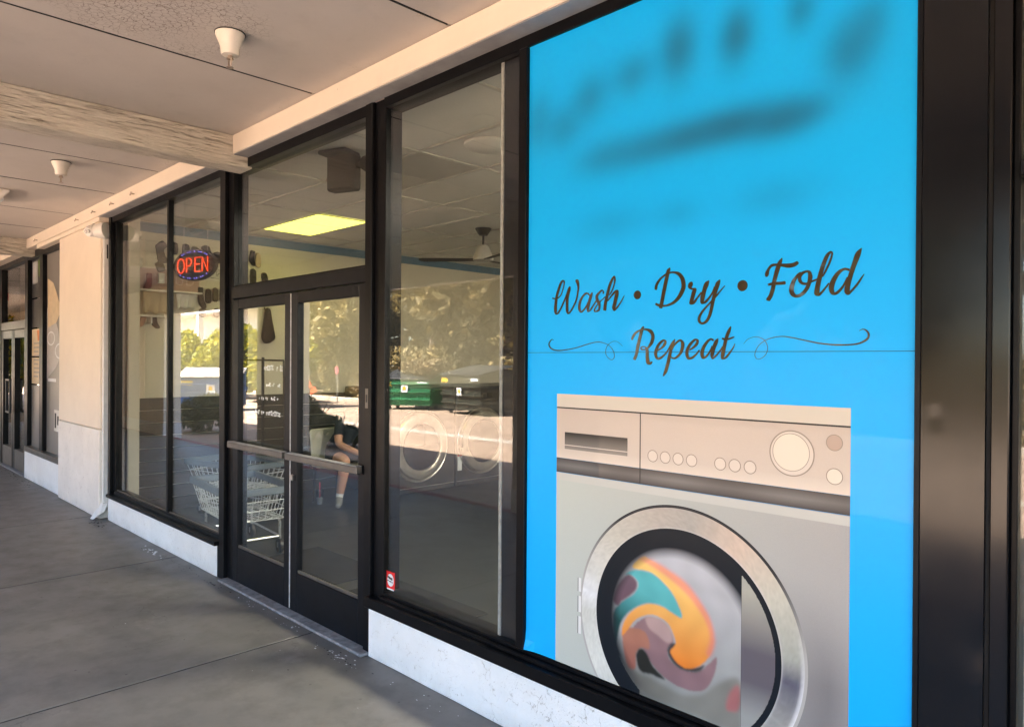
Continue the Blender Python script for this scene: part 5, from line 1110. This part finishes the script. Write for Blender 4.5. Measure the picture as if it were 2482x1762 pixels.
box('white_bar_print', (-10.6, 2.2708, 1.32), (-10.2, 2.2721, 1.36), 'label', nw)
po = [(2.42, 2.93, 'poster_black'), (2.02, 2.40, 'poster_black'), (1.64, 2.00, 'poster_cream'), (1.27, 1.62, 'poster_cream'), (.43, 1.25, 'grey_film')]
for z0, z1, m_ in po: box('poster_sheet', (-11.49, 2.2745, z0), (-10.85, 2.2795, z1), m_, nw)
b = MB()
for i in range(4): b.prism([(-11.44+.07*i, 2.9), (-11.41+.07*i, 2.9), (-11.40+.07*i, 2.62), (-11.43+.07*i, 2.60)], 'xz', 2.2720, 2.2738)
b.build('fork_print', 'label', nw)
MB().prism([(-11.06, 2.66), (-11.0, 2.68), (-10.93, 2.3), (-10.95, 2.1), (-11.02, 2.12), (-11.04, 2.4)], 'xz', 2.2720, 2.2738).build('vegetable_print', 'poster_orange', nw)
MB().prism([(-10.93, 2.5), (-10.87, 2.52), (-10.86, 2.05), (-10.92, 2.1)], 'xz', 2.2715, 2.2733).build('vegetable_print', 'poster_orange', nw)
MB().prism([(-11.12, 2.9), (-10.9, 2.92), (-10.88, 2.7), (-11.0, 2.62), (-11.10, 2.7)], 'xz', 2.2705, 2.2718).build('leaf_print', 'poster_green', nw)
MB().prism([(-11.2, 1.98), (-10.9, 1.99), (-10.88, 1.86), (-11.15, 1.84)], 'xz', 2.2720, 2.2738).build('dish_print', 'poster_orange', nw)
box('orange_stripe', (-10.98, 2.2715, 1.27), (-10.855, 2.2735, 1.5), 'poster_orange', nw)
for j in range(9):
    z = 1.80-.055*j
    box('menu_line', (-11.36, 2.2721, z), (-11.02-.05*(j % 3), 2.2737, z+.018), 'post', nw)
nd = empty('neighbour_door', (0, 0, 0), 'dark framed glass door of the neighbouring shop at the far left', 'door')
def dbar(n_, x0, x1, z0, z1, y0=2.235, mat='alu'): return box(n_, (x0, y0, z0), (x1, 2.33, z1), mat, nd, .003)
dbar('post', -13.42, -13.28, .002, 3.02); dbar('transom_bar', -13.28, -11.66, 2.02, 2.14, 2.232, 'alu_warm'); dbar('head', -13.28, -11.66, 2.95, 3.02)
for a, b_ in ((-13.27, -12.49), (-12.47, -11.67)):
    dbar('stile', a, a+.09, .02, 2.015, 2.24); dbar('stile', b_-.10, b_, .02, 2.015, 2.24); dbar('top_rail', a+.09, b_-.10, 1.9, 2.015, 2.241, 'alu_warm'); dbar('kick_rail', a+.09, b_-.10, .02, .30, 2.241, 'alu_warm')
    box('pane', (a+.09, 2.275, .30), (b_-.10, 2.281, 1.9), 'glass', nd)
box('pane', (-13.28, 2.275, 2.14), (-11.66, 2.281, 2.95), 'glass', nd)
for zc in (1.28, .82): box('pull_handle', (-12.62, 2.17, zc), (-12.34, 2.20, zc+.03), 'black', nd, .004)
box('pull_handle', (-12.62, 2.17, .85), (-12.59, 2.20, 1.28), 'black', nd, .004); box('pull_handle', (-12.37, 2.17, .85), (-12.34, 2.20, 1.28), 'black', nd, .004)
tag(box('neighbour_threshold', (-13.4, 2.19, .001), (-11.55, 2.3, .014), 'threshold', None, .004), 'worn metal threshold strip at the neighbouring door', 'threshold')
ns = empty('neighbour_post', (0, 0, 0), 'dark clad post beyond the neighbouring door', 'post')
box('cladding', (-15.2, 2.22, 0), (-13.425, 2.5, 3.02), 'alu', ns); box('red_disc_sign', (-13.6, 2.20, 2.5), (-13.45, 2.2195, 2.62), 'red_sticker', ns)

# grit and flaked paint along the thresholds and wall foot
def grit(name, spots, mat, label):
    b = MB()
    for (cx, cy, n_, sx, sy, r_) in spots:
        for _ in range(n_):
            x, y = cx+rng.normal()*sx, cy+rng.normal()*sy
            if y > 2.17: y = 2.17-abs(rng.normal())*.02
            s = r_*rng.uniform(.4, 1.5); a = rng.uniform(0, 6.28); h = s*rng.uniform(.15, .5)
            pts = [(x+s*math.cos(a+q*1.57+rng.uniform(-.4, .4)), y+s*.6*math.sin(a+q*1.57), .0012) for q in range(4)]
            b.add(pts+[(x, y, h)], [(0, 1, 4), (1, 2, 4), (2, 3, 4), (3, 0, 4)])
    return tag(b.build(name, mat), label, None, None, 'stuff')
grit('paint_chips', [(-3.45, 2.11, 22, .10, .02, .008), (-4.0, 2.13, 12, .08, .015, .006), (-4.55, 2.13, 10, .12, .015, .006), (-6.35, 2.12, 24, .14, .02, .014), (-2.6, 2.12, 18, .4, .03, .006), (-3.2, 1.7, 9, .8, .4, .004)], 'label', 'pale paint chips and grit at the door threshold')
grit('dark_grit', [(-3.42, 2.10, 26, .12, .02, .006), (-5.15, 2.13, 16, .1, .015, .007), (-5.9, 2.13, 30, .3, .02, .006), (-7.85, 2.10, 30, .1, .03, .012), (-11.3, 2.1, 40, .5, .04, .014), (-4.5, 1.3, 22, 1.6, .7, .005)], 'rubber', 'dark grit scattered along the wall foot')

# ================================================================== ACROSS THE PARKING LOT (seen in the glass)
def leaves(centres, radii, n, size, seed, squash=1.0, shell=.55):
    g = np.random.default_rng(seed); cs = np.array(centres, float); rs = np.array(radii, float)
    w = rs.prod(1)**.67 if rs.ndim > 1 else rs**2; idx = g.choice(len(cs), n, p=w/w.sum())
    d = g.normal(size=(n, 3)); d /= np.linalg.norm(d, axis=1)[:, None]; rad = (shell+(1-shell)*g.random(n)**.6)[:, None]
    R3 = rs[idx] if rs.ndim > 1 else rs[idx][:, None]*np.ones(3)
    p = cs[idx]+d*rad*R3
    a = g.normal(size=(n, 3)); a /= np.linalg.norm(a, axis=1)[:, None]; b_ = np.cross(a, g.normal(size=(n, 3))); b_ /= np.linalg.norm(b_, axis=1)[:, None]
    s = size*g.uniform(.5, 1.4, n)[:, None]
    v = np.stack([p-a*s, p+b_*s*.45, p+a*s, p-b_*s*.45], 1).reshape(-1, 3)
    tone = np.clip(.35+.25*g.normal(size=n)+.25*(rad[:, 0]-.6)+.15*d[:, 2], 0, 1); return v, np.repeat(tone, 4)
def leaf_mesh(name, v, tone, mat, parent=None):
    n = len(v)//4; me = bpy.data.meshes.new(name); me.from_pydata(v.tolist(), [], np.arange(4*n).reshape(-1, 4).tolist())
    at = me.attributes.new('tone', 'FLOAT', 'POINT'); at.data.foreach_set('value', tone.astype(np.float32))
    me.materials.append(M[mat]); o = bpy.data.objects.new(name, me); C.objects.link(o); o.parent = parent; return o
def tree(x, y, h, spread, seed, mat, label, n=16000, size=.2, low=.25):
    t = empty('tree', (x, y, -.14), label, 'tree', 'trees beyond the parking lot'); r = random.Random(seed)
    tips = []; b = MB(); lean = r.uniform(-.3, .3)
    trunk = [(0, 0, 0), (lean*.3, .05, h*.2), (lean*.7, -.05, h*.42), (lean, 0, h*.62)]
    b.tube(trunk, [h*.035, h*.028, h*.022, h*.012], 9)
    for i in range(11):
        z0 = h*r.uniform(low*.7, .6); a = r.uniform(0, 6.28); ln = spread*r.uniform(.55, 1.0); q = Vector((lean*z0/h, 0, z0))
        e = q+Vector((math.cos(a)*ln, math.sin(a)*ln, h*r.uniform(.05, .32))); mid = (q+e)/2+Vector((0, 0, .08*h*r.uniform(0, 1)))
        b.tube([q, mid, e], [h*.014, h*.009, h*.004], 6); tips += [e, mid]
    b.build('trunk', 'bark', t, True)
    cs = [tuple(p) for p in tips]+[(lean+r.uniform(-.4, .4)*spread, r.uniform(-.4, .4)*spread, h*r.uniform(.55, .93)) for _ in range(9)]+[(r.uniform(-.8, .8)*spread, r.uniform(-.6, .6)*spread, h*r.uniform(low, .6)) for _ in range(8)]
    rs = [(spread*r.uniform(.24, .42), spread*r.uniform(.24, .42), h*r.uniform(.07, .13)) for _ in cs]
    v, tn = leaves(cs, rs, n, size, seed); leaf_mesh('crown', v, tn, mat, t); return t
tree(-21.5, -15.2, 9.0, 3.0, 11, 'leaf_gold', 'tall golden olive tree right of the dumpsters in the reflection', 17000)
tree(-25.8, -16.2, 9.5, 3.2, 12, 'leaf_gold', 'tall golden olive tree behind the green dumpster in the reflection', 17000)
tree(-30.5, -15.6, 8.6, 3.0, 13, 'leaf_gold', 'golden olive tree reflected in the right glass door', 17000)
tree(-36.0, -17.0, 7.0, 2.6, 14, 'leaf_gold', 'golden tree at the left of the reflected tree row', 13000)
tree(-17.0, -16.0, 9.0, 3.0, 15, 'leaf_gold', 'golden tree reflected beside the white window strip', 17000)
tree(-23.6, -17.8, 8.5, 3.0, 21, 'leaf_gold', 'golden tree filling behind the two dumpsters', 15000, low=.12)
tree(-19.3, -17.4, 8.0, 2.8, 22, 'leaf_gold', 'golden tree between the olive dumpster and the bank', 15000, low=.12)
tree(-28.2, -17.6, 8.2, 2.8, 23, 'leaf_gold', 'golden tree behind the pink sign', 14000, low=.12)
tree(-12.5, -17.0, 8.5, 3.0, 16, 'leaf_dark', 'dark green tree at the near end of the tree row', 12000)
tree(-6.0, -16.5, 8.0, 3.0, 17, 'leaf_dark', 'green tree opposite the blue window sign', 9000)
tree(2.0, -16.0, 7.5, 2.8, 18, 'leaf_gold', 'golden tree opposite the dark column', 9000)
def bush(x, y, w, d, h, seed, mat, label, n=1500, size=.09, group='shrubs around the parking lot', z0=-.13):
    t = empty('shrub', (x, y, z0), label, 'shrub', group); r = random.Random(seed); b = MB()
    for i in range(7):
        a = r.uniform(0, 6.28); b.tube([(0, 0, 0), (math.cos(a)*w*.15, math.sin(a)*d*.15, h*.45), (math.cos(a)*w*.34, math.sin(a)*d*.34, h*r.uniform(.6, .9))], [.02, .014, .005], 5)
    b.build('stem', 'bark', t)
    cs = [(r.uniform(-.34, .34)*w, r.uniform(-.34, .34)*d, h*r.uniform(.25, .75)) for _ in range(12)]; rs = [(w*.2, d*.2, h*.22)]*12
    v, tn = leaves(cs, rs, n, size, seed, shell=.3); leaf_mesh('foliage', v, tn, mat, t); return t
bush(-17.3, -2.5, 1.9, 1.3, 1.0, 31, 'leaf_dark', 'dark shaded shrub reflected in the left window', 2600, .07)
bush(-14.1, -3.45, 1.3, 1.2, 1.1, 32, 'leaf_dark', 'dark rounded shrub reflected left in the right door', 2200, .07)
bush(-12.6, -3.2, 1.2, .9, .75, 33, 'leaf_dark', 'low feathery dark shrub reflected over the seated person', 1800, .06)
tag(leaf_mesh('dry_brush_bank', *leaves([(-26+1.1*i, -12.9-.5*(i % 3), .35) for i in range(22)], [(1.0, .7, .55)]*22, 7000, .13, 40), 'leaf_dry'), 'dry golden brush bank behind the dumpsters', None, None, 'stuff')
tag(leaf_mesh('green_bank', *leaves([(-42+1.3*i, -13.9-.5*(i % 3), .7+.5*(i % 2)) for i in range(36)], [(1.3, .9, 1.1)]*36, 26000, .14, 41), 'leaf_gold'), 'low olive ground cover bank below the trees', None, None, 'stuff')
for i, (x, y, h_) in enumerate(((-25.2, -8.6, 3.1), (-28.0, -8.8, 3.3), (-31.0, -9.0, 3.5), (-34.4, -9.2, 3.5), (-38, -9.4, 3.6))):
    bush(x, y, 3.6, 1.8, h_, 50+i, 'leaf_hedge', ['yellow green hedge bush nearest the garment rack reflection', 'second yellow green hedge bush above the blue dumpster', 'third yellow green hedge bush reflected in the left window', 'fourth yellow green hedge bush toward the window mullion', 'fifth hedge bush left of the mullion reflection'][i], 9000, .13, 'yellow green hedge bushes')
for i, (x, y) in enumerate(((-31, -1.6), (-33.5, -3.2), (-36, -5.0))):
    bush(x, y, 2.6, 2.2, 3.6, 60+i, 'leaf_hedge' if i < 2 else 'leaf_dark', ['tall hedge reflected in the neighbouring glass door, nearest', 'tall hedge reflected in the neighbouring glass door, middle', 'tall dark hedge reflected in the neighbouring glass door, farthest'][i], 5000, .13, 'tall hedges past the far shops')
bp = empty('block_pillar', (-28.2, -1.75, -.13), 'grey block gate pillar reflected in the far glass door', 'pillar')
for i in range(8):
    for j in range(2): box('block', (-.2, -.2+.202*j, .205*i), (.2, -.002+.202*j, .205*i+.197), 'block', bp, .008)
box('cap', (-.24, -.24, 1.64), (.24, .245, 1.70), 'lot_strip', bp, .01)
# white building beyond the hedge
wb = empty('white_building', (-52, -19, -.14), 'white flat roofed building beyond the yellow hedge', 'building')
box('wall', (-14, -4, 0), (12, 4, 4.6), 'bldg', wb); box('roof', (-14.5, -4.5, 4.6), (12.6, 5.4, 5.05), 'bldg', wb, .03)
for i in range(6): box('window', (-12+4*i, 4.001, 1.2), (-9.6+4*i, 4.05, 3.4), 'bldg_dark', wb)
for i in range(5): box('column', (-13+6*i, 5.0, 0), (-12.7+6*i, 5.3, 4.6), 'bldg', wb)
# dumpsters
def dumpster(loc, rz, mat, lid, label, w=1.9, d=1.25, h=1.15):
    t = empty('dumpster', loc, label, 'dumpster', 'dumpsters across the parking lot', rz=rz)
    MB().add([(-w/2, d/2-.12, .15), (w/2, d/2-.12, .15), (w/2, -d/2+.1, .15), (-w/2, -d/2+.1, .15), (-w/2, d/2, h-.1), (w/2, d/2, h-.1), (w/2, -d/2, h+.12), (-w/2, -d/2, h+.12)],
             [(0, 1, 2, 3), (4, 7, 6, 5), (0, 4, 5, 1), (1, 5, 6, 2), (2, 6, 7, 3), (3, 7, 4, 0)]).build('body', mat, t, bevel=.015)
    for q in (-1, 1): box('fork_pocket', (q*(w/2+.003), -d*.3, h*.55), (q*(w/2+.09), d*.3, h*.55+.13), mat, t, .01)
    for q in (0, 1): MB().add([(-w/2-.03+q*w/2+.01*q, d/2+.04, h-.08), (q*w/2+.02-.02*(1-q), d/2+.04, h-.08), (q*w/2+.02-.02*(1-q), -d/2, h+.20), (-w/2-.03+q*w/2+.01*q, -d/2, h+.20), (-w/2-.03+q*w/2+.01*q, d/2+.04, h-.04), (q*w/2+.02-.02*(1-q), d/2+.04, h-.04), (q*w/2+.02-.02*(1-q), -d/2, h+.25), (-w/2-.03+q*w/2+.01*q, -d/2, h+.25)], [(0, 1, 2, 3), (4, 7, 6, 5), (0, 4, 5, 1), (1, 5, 6, 2), (2, 6, 7, 3), (3, 7, 4, 0)]).build('lid', lid, t, bevel=.01)
    for z in (.35, .62, .9): box('rib', (-w/2, d/2-.10+.10*(z-.15), z), (w/2, d/2-.045+.105*(z-.15), z+.04), mat, t)
    for a in (-1, 1):
        for c_ in (-1, 1): MB().lathe([(.0, -.03), (.07, -.03), (.075, 0), (.07, .03), (.0, .03)], (a*(w/2-.2), c_*(d/2-.3), .076), 'y', 14).build('caster', 'black', t, True)
    box('white_sticker', (-.12, d/2+.002, .62), (.14, d/2+.012, .88), 'label', t); box('yellow_sticker', (-.05, d/2+.013, .70), (.06, d/2+.016, .82), 'yellow_sticker', t)
    box('yellow_sticker', (-w/2+.1, d/2+.002, h-.32), (-w/2+.45, d/2+.012, h-.18), 'yellow_sticker', t); box('white_sticker', (w/2-.45, d/2+.002, h-.25), (w/2-.08, d/2+.012, h-.16), 'label', t)
    return t
dumpster((-20.7, -11.1, -.13), R(-26), 'green_steel', 'bin_lid_dark', 'green dumpster piled with brush reflected in the display window')
dumpster((-17.4, -11.2, -.13), R(6), 'olive_steel', 'bin_lid_dark', 'dark olive dumpster with yellow stickers right of the green one', 2.2, 1.4, 1.35)
dumpster((-24.4, -5.5, -.13), R(-58), 'blue_steel', 'bin_lid', 'blue dumpster with grey lid reflected beside the shop doors', 2.0, 1.3, 1.2)
tag(leaf_mesh('brush_pile', *leaves([(-20.9+.35*i, -11.2, 1.35+.08*math.sin(i*2)) for i in range(5)], [(.4, .5, .22)]*5, 1500, .11, 70), 'leaf_dry'), 'cut dry brush heaped on the green dumpster', None, None, 'stuff')
ps_ = empty('parking_sign', (-24.9, -10.6, -.13), 'small pink parking sign on a thin post before the bank', 'sign')
MB().tube([(0, 0, 0), (0, 0, 1.42)], .025, 8).build('post', 'post', ps_, True); box('plate', (-.13, .026, 1.20), (.13, .036, 1.46), 'pink_sign', ps_, .004)
fl = empty('flower_clump', (-15.9, -4.3, -.10), 'orange red flower stalks beside the dark rounded shrub', 'flowers'); r_ = random.Random(3)
for i in range(9):
    a = r_.uniform(-.5, .5); b_ = r_.uniform(.6, 1.25); MB().tube([(0, 0, 0), (a*.5, .1, b_*.6), (a, .1*r_.random(), b_)], [.012, .01, .012], 6).build('stalk', 'leaf_dark', fl)
    MB().prism([(a-.02, b_-.03), (a+.22, b_+.05), (a+.12, b_+.16), (a, b_+.06)], 'xz', .05, .1).build('petal', 'flower', fl)
